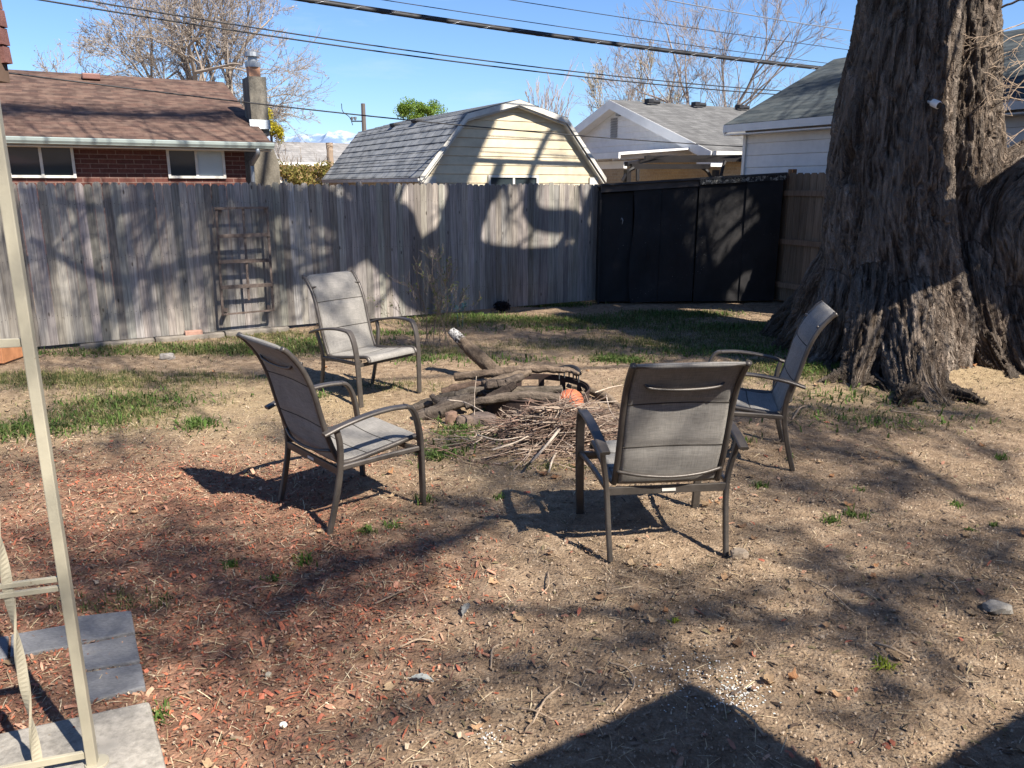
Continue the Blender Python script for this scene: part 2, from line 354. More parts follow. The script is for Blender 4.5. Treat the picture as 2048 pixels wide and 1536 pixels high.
tag(gm.build('ground', m.m, smooth=True, col=True), kind='structure')

# ============================================================= SCATTERED LITTER (real pieces lying on the soil)
def scatter(name, mat, pts, L, W, H, colr, label=None, cat=None, tilt=.35, seed=1, stand=False):
    r = np.random.default_rng(seed); n = len(pts); x, y = pts[:, 0], pts[:, 1]; z = hgt(x, y)
    th = r.uniform(0, 2*PI, n); tl = r.normal(0, tilt, n); tw = r.normal(0, tilt, n)
    d = np.stack([np.cos(th)*np.cos(tl), np.sin(th)*np.cos(tl), np.sin(tl)], 1); s = np.stack([-np.sin(th)*np.cos(tw), np.cos(th)*np.cos(tw), np.sin(tw)], 1)
    u = np.cross(d, s); u *= np.sign(u[:, 2:3]); P = np.stack([x, y, z + H*.5+.003 + np.abs(np.sin(tl))*L*.3], 1)
    L = L[:, None]; W = W[:, None]; H = H[:, None]
    k1 = r.uniform(.3, 1, (n, 1)); k2 = r.uniform(.3, 1, (n, 1)); V = np.empty((n, 6, 3))
    V[:, 0] = P-d*L/2-s*W/2*k1; V[:, 1] = P-d*L/2+s*W/2*k1; V[:, 2] = P+d*L*r.uniform(-.1, .2, (n, 1))+s*W/2+u*H; V[:, 3] = P+d*L/2+s*W/2*k2; V[:, 4] = P+d*L/2-s*W/2*k2; V[:, 5] = P+d*L*r.uniform(-.2, .1, (n, 1))-s*W/2+u*H
    i = np.arange(n)[:, None]*6; F = np.concatenate([i+np.array([[0, 5, 2, 1]]), i+np.array([[5, 4, 3, 2]])]).astype(int)
    mb = MB(); mb.add(V.reshape(-1, 3), F); mb.c = [np.repeat(np.concatenate([colr, np.ones((n, 1))], 1), 6, 0)]
    o = mb.build(name, mat, col=True); return tag(o, label, cat, kind='stuff')
def rej(n, xr, yr, fn, seed):
    r = np.random.default_rng(seed); out = []
    tot = 0
    while tot < n:
        x = r.uniform(*xr, 20000); y = r.uniform(*yr, 20000)**1.0
        k = r.uniform(0, 1, 20000) < fn(x, y); k &= np.abs(x) < .72*y+.4; q = np.stack([x[k], y[k]], 1); out.append(q); tot += len(q)
    return np.concatenate(out)[:n]
def pal(n, cols, seed, var=.25):
    r = np.random.default_rng(seed); c = np.array(cols)[r.integers(0, len(cols), n)]; return c*r.uniform(1-var, 1+var, (n, 1))
def notpad(x, y):
    u = (x+1.3)*D1[0]+(y-2.47)*D1[1]; v = (x+1.3)*D2[0]+(y-2.47)*D2[1]
    return ~((u < .03) & (v < .02) & (v > -1.5))
MT['chip'] = tinted('wood_chip'); MT['leaf'] = tinted('dry_leaf', .8, .2, .25)
N = 14000; pts = rej(N, (-5, 1.5), (1.7, 7), lambda x, y: zones(x, y)[0]*np.clip(3/y, .2, 1), 11)
r = np.random.default_rng(12)
scatter('mulch_chips', MT['chip'], pts, r.uniform(.007, .030, N)*np.where(r.uniform(0, 1, N) < .12, 1.8, 1), r.uniform(.003, .011, N), r.uniform(.001, .006, N),
        pal(N, [(.36, .11, .06), (.28, .095, .055), (.20, .085, .055), (.15, .075, .055), (.34, .20, .13), (.30, .13, .085), (.22, .10, .07), (.12, .065, .045), (.30, .17, .11), (.38, .12, .065)], 13), 'red and brown wood mulch chips strewn over the left side of the yard', 'mulch')
N = 900; pts = rej(N, (-4, 4.5), (1.7, 6), lambda x, y: np.clip(.25-.05*x+zones(x, y)[0]*.3, 0.03, .8)*np.clip(2.6/y, .1, 1), 14)
scatter('bark_bits', MT['chip'], pts, r.uniform(.015, .05, N), r.uniform(.008, .022, N), r.uniform(.001, .006, N),
        pal(N, [(.38, .13, .08), (.36, .18, .12), (.30, .17, .11), (.22, .12, .08), (.45, .27, .18)], 15), 'loose reddish bark bits lying on the bare soil', 'bark bits')
N = 26000; pts = rej(N, (-7, 8), (1.7, 12.4), lambda x, y: (.25+.75*zones(x, y)[2]+.3*zones(x, y)[0])*np.clip(3.5/y, .12, 1), 16)
scatter('dry_straw', MT['chip'], pts, r.uniform(.015, .09, N), r.uniform(.0015, .004, N), r.uniform(.0005, .002, N),
        pal(N, [(.48, .37, .22), (.36, .26, .15), (.26, .19, .12), (.55, .45, .30), (.20, .13, .09)], 17), 'dry straw, needles and bits of dead grass over the soil', 'straw', .18)
N = 20000; pts = rej(N, (-4, 6), (1.6, 6.5), lambda x, y: (1.-.6*zones(x, y)[0])*np.clip(2.2/y, .05, 1)**1.5, 18)
sz = r.uniform(.003, .009, N)*np.where(r.uniform(0, 1, N) < .012, 1.9, 1)
scatter('soil_crumbs', MT['chip'], pts, sz*1.3, sz, sz*.9, pal(N, [(.33, .245, .17), (.27, .195, .135), (.42, .33, .24), (.20, .14, .10), (.36, .285, .21)], 19, .15), 'crumbs and little clods of dry soil', 'soil crumbs', .2)
N = 15000; pts = rej(N, (-7, 8), (2.2, 12.4), lambda x, y: (.35+.65*np.clip(fbm(x*1.3, y*1.3, s=88, o=3)*2+.3, 0, 1))*np.clip(5/y, .3, 1), 24)
r = np.random.default_rng(25); scatter('dark_litter', MT['chip'], pts, r.uniform(.01, .045, N), r.uniform(.004, .014, N), r.uniform(.001, .006, N),
        pal(N, [(.14, .095, .065), (.10, .07, .05), (.20, .145, .10), (.27, .20, .14), (.16, .13, .07), (.08, .055, .04)], 26), 'dark crumbled bark and leaf litter over the yard', 'leaf litter', .3)
# dead leaves: lobed, curled
def leaf_mesh(mb, p, s, th, col, r):
    A = np.linspace(0, 2*PI, 15)[:-1]; rad = s*(.55+.45*np.abs(np.cos(A*2.5+r.uniform(0, .4))))*(1+.15*r.uniform(-1, 1, 14)); cu = r.uniform(.1, .9); 
    x = rad*np.cos(A); y = rad*np.sin(A)*.75; z = cu*(x*x)/s + cu*.6*y*y/s*r.uniform(-.5, 1) + .004 + .12*s*r.uniform(-1, 1, 14)
    V = np.stack([x*math.cos(th)-y*math.sin(th), x*math.sin(th)+y*math.cos(th), z+.006], 1)+p; V = np.concatenate([V, [p+np.array([0, 0, .006])]])
    F = np.array([(i, (i+1) % 14, 14) for i in range(14)]); mb.add(V, F, col)
mb = MB(); r = np.random.default_rng(21); pts = rej(170, (-4.5, 6), (1.8, 8), lambda x, y: (.5+.5*(x > -1))*np.clip(3/y, .1, 1), 22)
ex = [G(px+r.normal(0, 12), py+r.normal(0, 5))[:2] for px, py, k in ((1700, 1010, 4), (1265, 625, 14), (880, 855, 8), (1420, 1010, 6), (1170, 1090, 4), (1560, 615, 10), (650, 665, 10), (60, 705, 6), (1100, 950, 6), (1930, 745, 14)) for _ in range(k)]
for q in list(pts)+ex:
    s_ = r.uniform(.016, .036); cc = np.array([(.42, .22, .11), (.36, .25, .15), (.48, .30, .17), (.28, .17, .10), (.50, .36, .22)][r.integers(0, 5)])*r.uniform(.7, 1.15)
    leaf_mesh(mb, np.array([q[0], q[1], float(hgt(q[0], q[1]))]), s_, r.uniform(0, 6.28), cc, r)
tag(mb.build('dead_leaves', MT['leaf'], col=True), 'curled tan and orange dead leaves littering the yard', 'leaf litter', kind='stuff')

# ------------------------------------------------------------- grass
MT['grass'] = tinted('grass_blade', .6, 0, .35)
def blades(pts, H, W, cols, seed, lean=.5, seg=2):
    r = np.random.default_rng(seed); n = len(pts); x, y = pts[:, 0], pts[:, 1]; z = hgt(x, y)-.004
    th = r.uniform(0, 2*PI, n); ln_ = np.abs(r.normal(0, lean, n)); d = np.stack([np.cos(th), np.sin(th), np.zeros(n)], 1); s = np.stack([-np.sin(th), np.cos(th), np.zeros(n)], 1)
    P = np.stack([x, y, z], 1); H = H[:, None]; W = W[:, None]; l = ln_[:, None]; up = np.array([0, 0, 1.])
    V = np.empty((n, 5, 3)); V[:, 0] = P-s*W/2; V[:, 1] = P+s*W/2; m1 = P+up*H*.55+d*l*H*.35; V[:, 2] = m1+s*W*.4; V[:, 3] = m1-s*W*.4; V[:, 4] = P+up*H*np.clip(1-.35*l, .3, 1)+d*l*H*1.1
    i = np.arange(n)[:, None]*5; F = np.concatenate([i+np.array([[0, 1, 2]]), i+np.array([[0, 2, 3]]), i+np.array([[3, 2, 4]])]).astype(int)
    mb = MB(); mb.add(V.reshape(-1, 3), F); mb.c = [np.repeat(np.concatenate([cols, np.ones((n, 1))], 1), 5, 0)]; return mb
N = 90000; r = np.random.default_rng(31)
pts = rej(N, (-8, 7), (2.8, 12.6), lambda x, y: zones(x, y)[1]**1.2*(.3+.7*(fbm(x*9, y*9, s=77, o=2) > -.05)), 32)
hh = r.uniform(.012, .055, N)*(1+.7*(r.uniform(0, 1, N) < .12))
cols = pal(N, [(.065, .095, .025), (.09, .12, .035), (.05, .075, .02), (.12, .145, .045), (.24, .22, .09), (.36, .30, .15), (.12, .14, .05), (.30, .24, .12)], 33)
tag(blades(pts, hh, r.uniform(.0025, .006, N), cols, 34, .7).build('grass', MT['grass'], col=True), 'patchy green spring grass growing out of the bare soil', 'grass', kind='stuff')
# broad-leaved weeds (ground cover) by the fence and shed
def weedpts(spots, per, spread, seed):
    r = np.random.default_rng(seed); out = []
    for px, py, sx, sy, k in spots:
        g = G(px, py)
        for _ in range(int(per*k)): out.append((g[0]+r.normal(0, sx), g[1]+r.normal(0, sy)))
    return np.array(out)
pts = weedpts([(1100, 608, .30, .1, 1.8), (1350, 628, .4, .13, 1.6), (1000, 640, .5, .14, 1.3), (1480, 655, .5, .18, 1.2), (1630, 738, .22, .16, 1.3), (1755, 735, .12, .1, .5), (1235, 716, .13, .09, .8), (1430, 700, .5, .2, 1), (945, 632, .35, .12, 1), (400, 695, .6, .14, .8), (640, 680, .4, .1, .4), (780, 665, .4, .1, .5), (940, 862, .15, .14, .5), (885, 905, .1, .08, .2), (1200, 640, .5, .16, 1), (560, 700, .6, .12, .5), (230, 825, .3, .15, .35), (60, 850, .3, .15, .3), (1700, 790, .5, .2, .4), (150, 705, .5, .1, .4), (250, 800, .35, .14, .5), (30, 860, .25, .12, .5), (390, 850, .1, .08, .2), (560, 690, .4, .12, .4), (1650, 745, .2, .14, .7), (1500, 700, .3, .15, .5), (1720, 840, .5, .15, .25), (1000, 720, .3, .12, .25), (840, 715, .25, .1, .4), (1080, 655, .6, .12, .6)], 800, 0, 35)
N = len(pts); r = np.random.default_rng(36)
tag(blades(pts, r.uniform(.02, .085, N), r.uniform(.007, .020, N), pal(N, [(.10, .175, .035), (.065, .11, .025), (.13, .19, .05), (.10, .15, .04), (.16, .17, .07)], 37), 38, 1.1).build('weeds', MT['grass'], col=True), 'low leafy green weeds massed near the fence and the big tree', 'weeds', kind='stuff')
# single tufts one can point at
tufts = [(735, 1060, .055), (783, 1047, .045), (607, 1120, .06), (462, 1130, .045), (998, 993, .035), (1520, 965, .05), (1662, 1035, .05), (1712, 1025, .07), (1915, 1005, .04), (2000, 912, .05), (1770, 1325, .04), (1350, 1240, .02), (545, 1155, .035), (395, 845, .09), (315, 1425, .05), (1940, 1055, .03), (1990, 1045, .03), (230, 845, .10), (885, 905, .08), (845, 1000, .06), (1490, 880, .06), (1580, 905, .03), (640, 805, .07), (1720, 975, .03)]
tl = ['bright green grass tuft on red mulch left of centre foreground', 'smaller green tuft beside a brighter one on the mulch', 'thin trailing grass tuft in the mulch below the left chair', 'dark green tuft in shaded red mulch', 'tiny tuft on bare soil left of the nearest chair shadow', 'small green weed right of the nearest chair', 'upright leafy weed on bare soil, left of a wider one', 'widest leafy weed on the bare soil at right', 'small leafy weed near the right edge on bare ground', 'grass tuft at the far right edge', 'yellow green sprout on bare soil in the right foreground', 'tiny yellow green sprout on the soil in front of the nearest chair', 'sparse trailing tuft on mulch under the left chair shadow', 'broad bright weed on the straw left of the left chair', 'grass sprig beside the corner of the concrete slab', 'sparse yellowish sprig near the right edge', 'low sprig next to the yellowish one at the right edge', 'large bright grass clump in the sunlit straw at left', 'weed tuft in soil left of the brush heap', 'grass tuft at the front foot of the left chair', 'weed tuft between the two right hand chairs', 'sprig by the foot of the right chair', 'grass tuft behind the left chair armrest', 'tiny sprig on soil right of the right chair foot']
for (px, py, h_), lab in zip(tufts, tl):
    g = G(px, py); r = np.random.default_rng(int(px)); n = 46 if h_ > .03 else 26; p = np.stack([g[0]+r.normal(0, h_*.45, n), g[1]+r.normal(0, h_*.45, n)], 1); yel = h_ in (.04, .02) and px in (1770, 1350)
    b_ = blades(p, r.uniform(.5, 1.1, n)*h_, r.uniform(.004, .011, n), pal(n, [(.34, .40, .05), (.28, .34, .05)] if yel else [(.10, .17, .035), (.14, .21, .05), (.07, .12, .025)], int(px)+1), int(px)+2, .8)
    tag(b_.build('weed', MT['grass'], col=True), lab, 'weed', 'small weeds sprouting in the yard')

# ============================================================= BOUNDARY FENCE
F0 = G(90, 697)[:2]
def FP(t, z=0, off=0): return np.array([F0[0]+D1[0]*t-off*D2[0], F0[1]+D1[1]*t-off*D2[1], z])   # off: towards the yard
tR = float(np.dot(G(1197, 605)[:2]-F0, D1)); 
fe = empty('fence', 'long weathered grey wooden picket fence with dog-eared tops across the back of the yard', 'fence', FP(0))
def local(mb, o):   # shift built points into o's frame
    L = np.array(o.location)
    mb.v = [v-L for v in mb.v]; return mb
pk = MB(); t = -3.2; r = np.random.default_rng(41)
while t < tR-.02:
    wd = .089; lean = r.normal(0, .0010); top = 1.83+r.normal(0, .010)+.02*(t < 0); c = .5*r.uniform(.62, 1.25); cc = (c*r.uniform(.96, 1.06), c, c*r.uniform(.92, 1.04)); b0 = .03
    pr = [(0, b0), (wd, b0), (wd, top-.03), (wd-.022, top), (.022, top), (0, top-.03)]; of = r.uniform(0, .006)
    P = [FP(t+x+lean*z, z, of) for x, z in pr]; pk.slab(P, -D23, .017, cc); t += wd + (.0035 if r.uniform() < .04 else r.uniform(.0005, .002))
local(pk, fe).build('pickets', MT['fence'], fe, col=True)
nl = MB(); t = -3.2; rn = np.random.default_rng(46)
while t < tR-.05:
    for z in (.35, 1.0, 1.6):
        for dx in (.024, .065):
            p = FP(t+dx+rn.normal(0, .004), z+rn.normal(0, .012), .0075); nl.add([p-D13*.003-[0, 0, .003], p+D13*.003-[0, 0, .003], p+D13*.003+[0, 0, .004], p-D13*.003+[0, 0, .004]], [(0, 1, 2, 3)])
    t += .0905
local(nl, fe).build('nails', simple('rusty_nail', (.03, .02, .016), .8), fe)['kind'] = 'stuff'
rl = MB()
for z in (.35, 1.0, 1.6): rl.bar(FP(-3.2, z, -.045), FP(tR, z, -.045), .04, .085, col=(.5, .5, .5))
local(rl, fe).build('rails', MT['fence'], fe, col=True)
for t in np.arange(-3, tR, 2.4):
    b = MB(); b.bar(FP(t, 0, -.12), FP(t, 1.75, -.12), .09, .09, up=D13, col=(.45, .45, .45)); local(b, fe).build('post', MT['fence'], fe, col=True)
cb = MB(); P0 = FP(.35, 0, .10); P1 = FP(2.75, 0, .10); n = 3
for i in range(n):
    a_ = P0+(P1-P0)*i/n; b_ = P0+(P1-P0)*(i+1)/n-.012*D13; cb.bar(a_+[0, 0, -.005+.004*i], b_+[0, 0, .0], .10, .07)
tag(cb.build('curb', simple('old_concrete', (.20, .175, .145), .95, .3, 9, bump=.5), bevel=.012), 'low grey concrete curb along the foot of the wooden fence', 'curb')

# ------------------------------------------------------------- trellis leaning out from the fence
tp0 = FP(0, 0, .17)
def T3(px, py, off=.17): return PL(px, py, FP(0, 0, off), D1)
tr = empty('trellis', 'old brown wooden trellis hung on the grey fence, like a small ladder', 'trellis', T3(490, 640))
for a, b in (((432, 417), (446, 632)), ((486, 418), (498, 600)), ((534, 417), (547, 622))):
    b_ = MB(); A_, B_ = T3(*a), T3(*b); b_.bar(A_, B_, .028, .02, up=D23); local(b_, tr).build('upright', MT['trellis'], tr, bevel=.002)
for a, b, w_ in (((428, 417), (537, 415), .028), ((434, 473), (540, 469), .045), ((438, 524), (543, 520), .045), ((442, 575), (547, 569), .045), ((446, 629), (549, 620), .022)):
    b_ = MB(); A_, B_ = T3(*a, .19), T3(*b, .19); b_.bar(A_, B_, w_*1.0, .016, up=D23); local(b_, tr).build('crossbar', MT['trellis'], tr, bevel=.002)
for px, py in ((440, 421), (530, 421), (452, 620), (538, 614)):
    b_ = MB(); A_ = T3(px, py, .02); B_ = T3(px, py, .165); b_.bar(A_, B_, .04, .05); local(b_, tr).build('bracket', MT['trellis'], tr)

# ============================================================= BLACK LEAN-TO SHED
A_ = G(1199, 607); B_ = G(1543, 602); dS = (B_-A_)[:2]; LS = np.linalg.norm(dS); dS /= LS; nS = np.array([dS[1], -dS[0]])
if nS[1] > 0: nS = -nS
dS3 = np.array([*dS, 0]); nS3 = np.array([*nS, 0])
sh = empty('lean_to_shed', 'low black lean-to shed of painted sheets between the picket fence and the wooden gate', 'shed', A_)
def SP(u, z, o=0): return A_*[1, 1, 0] + dS3*u + nS3*o + np.array([0, 0, z])
zl, zr = 1.83, 1.99
def zt_(u): return zl+(zr-zl)*u/LS
b_ = MB(); b_.slab([SP(0, -.02, -1.6), SP(LS, -.02, -1.6), SP(LS, 1.75, -1.6), SP(0, 1.6, -1.6)], nS3, .03)
b_.slab([SP(0, -.02, -.02), SP(0, -.02, -1.57), SP(0, 1.6, -1.57), SP(0, zl-.1, -.02)], dS3, .03)
b_.slab([SP(LS, -.02, -.02), SP(LS, -.02, -1.57), SP(LS, 1.7, -1.57), SP(LS, zr-.1, -.02)], -dS3, .03); local(b_, sh).build('wall', MT['black_sheet'], sh)
def uS(px, py=480): return float(np.dot(PL(px, py, A_, dS)[:2]-A_[:2], dS))
def panel(u0, u1, z0, z1a, z1b, o, name, seed, curl=0):
    n, mz = 40, 60; U, Z = np.meshgrid(np.linspace(0, 1, n), np.linspace(0, 1, mz)); uu = u0+(u1-u0)*U; zz = z0+Z*((z1a+(z1b-z1a)*U)-z0)
    oo = o + .018*fbm(uu*2.2, zz*1.6, s=seed, o=3) + curl*(1-Z)**2*(1-U)**2; uu = uu + (-.06*(1-U)*np.sin(Z*6)*.5 if curl else 0)
    P = (A_*[1, 1, 0])[None]+uu.ravel()[:, None]*dS3+oo.ravel()[:, None]*nS3+zz.ravel()[:, None]*np.array([0, 0, 1.])
    I, J = np.meshgrid(np.arange(n-1), np.arange(mz-1)); a = (J*n+I).ravel(); b_ = MB(); b_.add(P, np.stack([a, a+1, a+n+1, a+n], 1)); o_ = local(b_, sh).build(name, MT['black_sheet'], sh, smooth=True)
    return o_
u1, u2, u3, u4 = uS(1268), uS(1318), uS(1390), uS(1486)
panel(.0, u1-.02, .02, 1.68, zt_(u1)-.14, -.05, 'panel', 1)
panel(u1-.05, u2, .02, zt_(u1)-.13, zt_(u2)-.13, .035, 'door', 2, .05)
panel(u2+.006, u3-.005, .02, zt_(u2)-.13, zt_(u3)-.13, .03, 'door', 3)
panel(u3+.004, u4, .02, zt_(u3)-.10, zt_(u4)-.10, .06, 'panel', 4)
panel(u4-.03, LS, .02, zt_(u4)-.10, zt_(LS)-.10, .085, 'panel', 5)
b_ = MB(); b_.slab([SP(-.03, zl-.13, .06), SP(u3, zt_(u3)-.12, .06), SP(u3, zt_(u3)+.0, .06), SP(-.03, zl, .06)], nS3, .03); local(b_, sh).build('fascia', simple('dark_fascia', (.075, .065, .06), .7, .3, 4), sh)
mf = M('flaking_paint', .7, .2); q = mf.noise(22, 5, .7); mf.color(mf.ramp(q, [(.45, (.03, .03, .032)), (.52, (.10, .10, .09)), (.62, (.40, .39, .36))]))
b_ = MB(); b_.slab([SP(u3+.003, zt_(u3)-.10, .10), SP(LS+.03, zr-.10, .10), SP(LS+.03, zr+.01, .10), SP(u3+.003, zt_(u3)+.01, .10)], nS3, .03); local(b_, sh).build('fascia', mf.m, sh)
b_ = MB(); b_.slab([SP(-.04, zl, .10), SP(LS+.04, zr+.012, .12), SP(LS+.04, 1.76, -1.68), SP(-.04, 1.62, -1.68)], (0, 0, 1), .03); local(b_, sh).build('roof', simple('felt_roof', (.05, .05, .052), .9, .2, 5), sh)
b_ = MB(); hp = PL(1242, 440, A_+nS3*.05, dS)
b_.tube(spline([hp, hp+[0, 0, .03]+nS3*.03, hp+[.015, 0, .0]+nS3*.05, hp+[.012, 0, -.06]+nS3*.04]), .006, 6); local(b_, sh).build('padlock', MT['flash'], sh)

# ------------------------------------------------------------- side gate
gd = np.array([.42, -.907]); gd3 = np.array([*gd, 0]); g0 = G(1546, 600); gn3 = np.array([-.907, -.42, 0])
ga = empty('gate', 'brown wooden side gate with three cross rails beside the big tree', 'gate', g0)
b_ = MB(); t = 0; r = np.random.default_rng(44)
while t < 1.75:
    wd = .135; c = .5*r.uniform(.75, 1.2); top = 1.99+r.normal(0, .004); bt = .02
    P = [g0*[1, 1, 0]+gd3*(t+x)+np.array([0, 0, z]) for x, z in ((0, bt), (wd, bt), (wd, top-.03), (wd-.03, top), (.03, top), (0, top-.03))]
    b_.slab(P, gn3, .018, (c*1.04, c, c*.95)); t += wd+.007
local(b_, ga).build('boards', MT['gate'], ga, col=True)
for z in (.27, .95, 1.69):
    b_ = MB(); b_.bar(g0*[1, 1, 0]+gd3*-.06+gn3*.03+[0, 0, z], g0*[1, 1, 0]+gd3*1.75+gn3*.03+[0, 0, z], .035, .085, col=(.55, .5, .47)); local(b_, ga).build('rail', MT['gate'], ga, col=True, bevel=.003)
b_ = MB(); b_.bar(g0*[1, 1, 0]+gd3*.12-gn3*.07, g0*[1, 1, 0]+gd3*.12-gn3*.07+[0, 0, 2.05], .09, .09, up=gd3, col=(.6, .42, .3)); local(b_, ga).build('post', MT['gate'], ga, col=True)

# ============================================================= GAMBREL GARDEN SHED
def proj_t(px, D0, d=D1, px0=None): pass
gs0 = PD(834, 352, 13.6)         # left eave corner of the gable face
P_ = lambda px, py, off=0: PL(px, py, gs0 - D23*off, D1)
ge = empty('garden_shed', 'cream sided gambrel roof garden shed behind the picket fence', 'shed', (gs0[0], gs0[1], 0))
eL, bL, pk_, bR, eR = P_(834, 352), P_(929, 227), P_(1033, 200), P_(1128, 238), P_(1204, 356)
eL[2] = eR[2] = (eL[2]+eR[2])/2; bL[2] = bR[2] = (bL[2]+bR[2])/2
# symmetric across the ridge
def tt(P): return float(np.dot(P[:2]-gs0[:2], D1))
hw = (tt(eR)-tt(eL))/2; cx = tt(eL)+hw; kb = (tt(bR)-tt(bL))/2
def GS(u, z, dep=0): return np.array([gs0[0]+D1[0]*(cx+u)+D2[0]*dep, gs0[1]+D1[1]*(cx+u)+D2[1]*dep, z])
ze, zb, zp = eL[2], bL[2], pk_[2]; kk = kb*1.0; DEP = 5.6
wallw = hw-.12
prof = [(-hw, ze), (-kk, zb), (0, zp), (kk, zb), (hw, ze)]
# siding face: stacked laps
sd = MB(); z = -.02; lap = .155
def half(z):    # half width of the gable face at height z
    if z < ze: return wallw
    if z < zb: return min(wallw, hw-.06-(hw-kk)*(z-ze)/(zb-ze))
    return max(0, (kk-.06)*(zp-.08-z)/(zp-zb))
wz0, wz1 = 1.2, PL(1000, 350, gs0, D1)[2]; wu0, wu1 = tt(P_(975, 360))-cx, tt(P_(1075, 360))-cx
while z < zp-.1:
    z2 = min(z+lap, zp-.06); h1, h2 = half(z), half(z2)
    for k, (q0, q1, y0, y1) in enumerate([(z, z+.012, .0, .014), (z+.012, z2, .014, .004)]):
        sd.add([GS(-h1, q0, -y0), GS(h1, q0, -y0), GS(h1 if k == 0 else h2, q1, -y1), GS(-h1 if k == 0 else -h2, q1, -y1)], [(0, 1, 2, 3)])
    z = z2
b2 = MB()
for s_ in (-1, 1):
    for i in range(9):
        za, zb_ = i*.22, min((i+1)*.22, ze-.02)
        if zb_ > za: sd.add([GS(s_*wallw, za, 0), GS(s_*wallw, za, DEP), GS(s_*(wallw-.01), zb_, DEP), GS(s_*(wallw-.01), zb_, 0)], [(0, 1, 2, 3)])
sd.add([GS(-wallw, 0, DEP), GS(wallw, 0, DEP), GS(wallw, ze, DEP), GS(kk, zb, DEP), GS(0, zp-.05, DEP), GS(-kk, zb, DEP), GS(-wallw, ze, DEP)], [tuple(range(7))])
local(sd, ge).build('wall', MT['cream_siding'], ge)
shg = shingle_mat('slate_blue_shingles', [(.15, .162, .175), (.22, .23, .24), (.30, .305, .30)], A1, .14, .34, .2, perp=True)
rf = MB(); ov = -.14; NR = 12
def rseg(u0, z0, u1, z1, n_):      # overlapping shingle courses, running back
    for i in range(n_):
        a, b = i/n_, (i+1)/n_; ua, za, ub, zb_ = u0+(u1-u0)*a, z0+(z1-z0)*a, u0+(u1-u0)*b, z0+(z1-z0)*b
        nx_, nz_ = -(z1-z0), (u1-u0); l_ = math.hypot(nx_, nz_); nx_, nz_ = nx_/l_, nz_/l_
        if nz_ < 0: nx_, nz_ = -nx_, -nz_
        lift = .009; m_ = 16
        for j in range(m_):
            d0, d1 = ov+(DEP+.1-ov)*j/m_, ov+(DEP+.1-ov)*(j+1)/m_
            rf.add([GS(ua+nx_*lift, za+nz_*lift, d0), GS(ua+nx_*lift, za+nz_*lift, d1), GS(ub, zb_, d1), GS(ub, zb_, d0)], [(0, 1, 2, 3)])
        rf.add([GS(ua, za, ov), GS(ua, za, DEP+.1), GS(ua+nx_*lift, za+nz_*lift, DEP+.1), GS(ua+nx_*lift, za+nz_*lift, ov)], [(0, 1, 2, 3)])
rseg(-hw-.02, ze-.02, -kk, zb, 9); rseg(-kk, zb, 0, zp, 5); rseg(hw+.02, ze-.02, kk, zb, 9); rseg(kk, zb, 0, zp, 5)
local(rf, ge).build('roof', shg, ge)
tm = MB()
for i in range(4):
    (ua, za), (ub, zb_) = prof[i], prof[i+1]; tm.slab([GS(ua, za-.10, ov-.01), GS(ub, zb_-.10, ov-.01), GS(ub, zb_-.004, ov-.01), GS(ua, za-.004, ov-.01)], -D23, .03)
    tm.slab([GS(ua*.985, za-.13, ov+.02), GS(ub*.985, zb_-.13, ov+.02), GS(ub*.985, zb_-.1, ov+.02), GS(ua*.985, za-.1, ov+.02)], -D23, .15)
local(tm, ge).build('bargeboard', MT['white_dirty'], ge)
b_ = MB(); b_.bar(GS(-hw-.03, ze-.06, ov), GS(-hw-.03, ze-.06, DEP), .03, .06); local(b_, ge).build('eave_trim', MT['white_dirty'], ge); b_ = MB(); b_.box(GS(-wallw+.1, ze-.1, -.03), (.12, .02, .1), (D13, D23, (0, 0, 1))); local(b_, ge).build('corner_trim', MT['white_dirty'], ge); b_ = MB(); b_.box(GS(wallw-.1, ze-.1, -.03), (.1, .02, .1), (D13, D23, (0, 0, 1)))
local(b_, ge).build('corner_trim', MT['white_dirty'], ge)
def window(parent, P, d3, n3, u0, u1, z0, z1, mull=(.5,), fr=.035, mats=('glass', 'glass'), frm='white_dirty'):
    """P(u,z,out) gives a point on the wall"""
    b_ = MB()
    for a, b, c, d in ((u0, u1, z1-fr, z1), (u0, u1, z0, z0+fr), (u0, u0+fr, z0+fr, z1-fr), (u1-fr, u1, z0+fr, z1-fr)):
        b_.slab([P(a, c, .045), P(b, c, .045), P(b, d, .045), P(a, d, .045)], n3, .06)
    for k in mull:
        um = u0+(u1-u0)*k; b_.slab([P(um-fr/2, z0+fr, .04), P(um+fr/2, z0+fr, .04), P(um+fr/2, z1-fr, .04), P(um-fr/2, z1-fr, .04)], n3, .05)
    f_ = local(b_, parent).build('window', MT[frm], parent)
    ks = [0]+list(mull)+[1]
    for i in range(len(ks)-1):
        ua, ub = u0+(u1-u0)*ks[i]+fr*.5, u0+(u1-u0)*ks[i+1]-fr*.5; b2 = MB(); b2.slab([P(ua, z0+fr*.5, .022-.004*i), P(ub, z0+fr*.5, .022-.004*i), P(ub, z1-fr*.5, .022-.004*i), P(ua, z1-fr*.5, .022-.004*i)], n3, .004)
        local(b2, parent).build('pane', MT[mats[i % len(mats)]], f_)
    return f_
window(ge, lambda u, z, o: GS(u, z, -o), D13, -D23, wu0, wu1, 1.15, wz1, (.5,), .045)
for px, py in ((770, 240), (840, 233)):
    P0 = P_(px, py); 
    u_ = -kk*.92; b_ = MB(); c_ = GS(-kk*.95, zb+.03, 2.2 if px > 800 else 3.4); b_.box(c_, (.10, .12, .03), (D13, D23, (0, 0, 1))); local(b_, ge).build('roof_vent', MT['dark'], ge, bevel=.01)

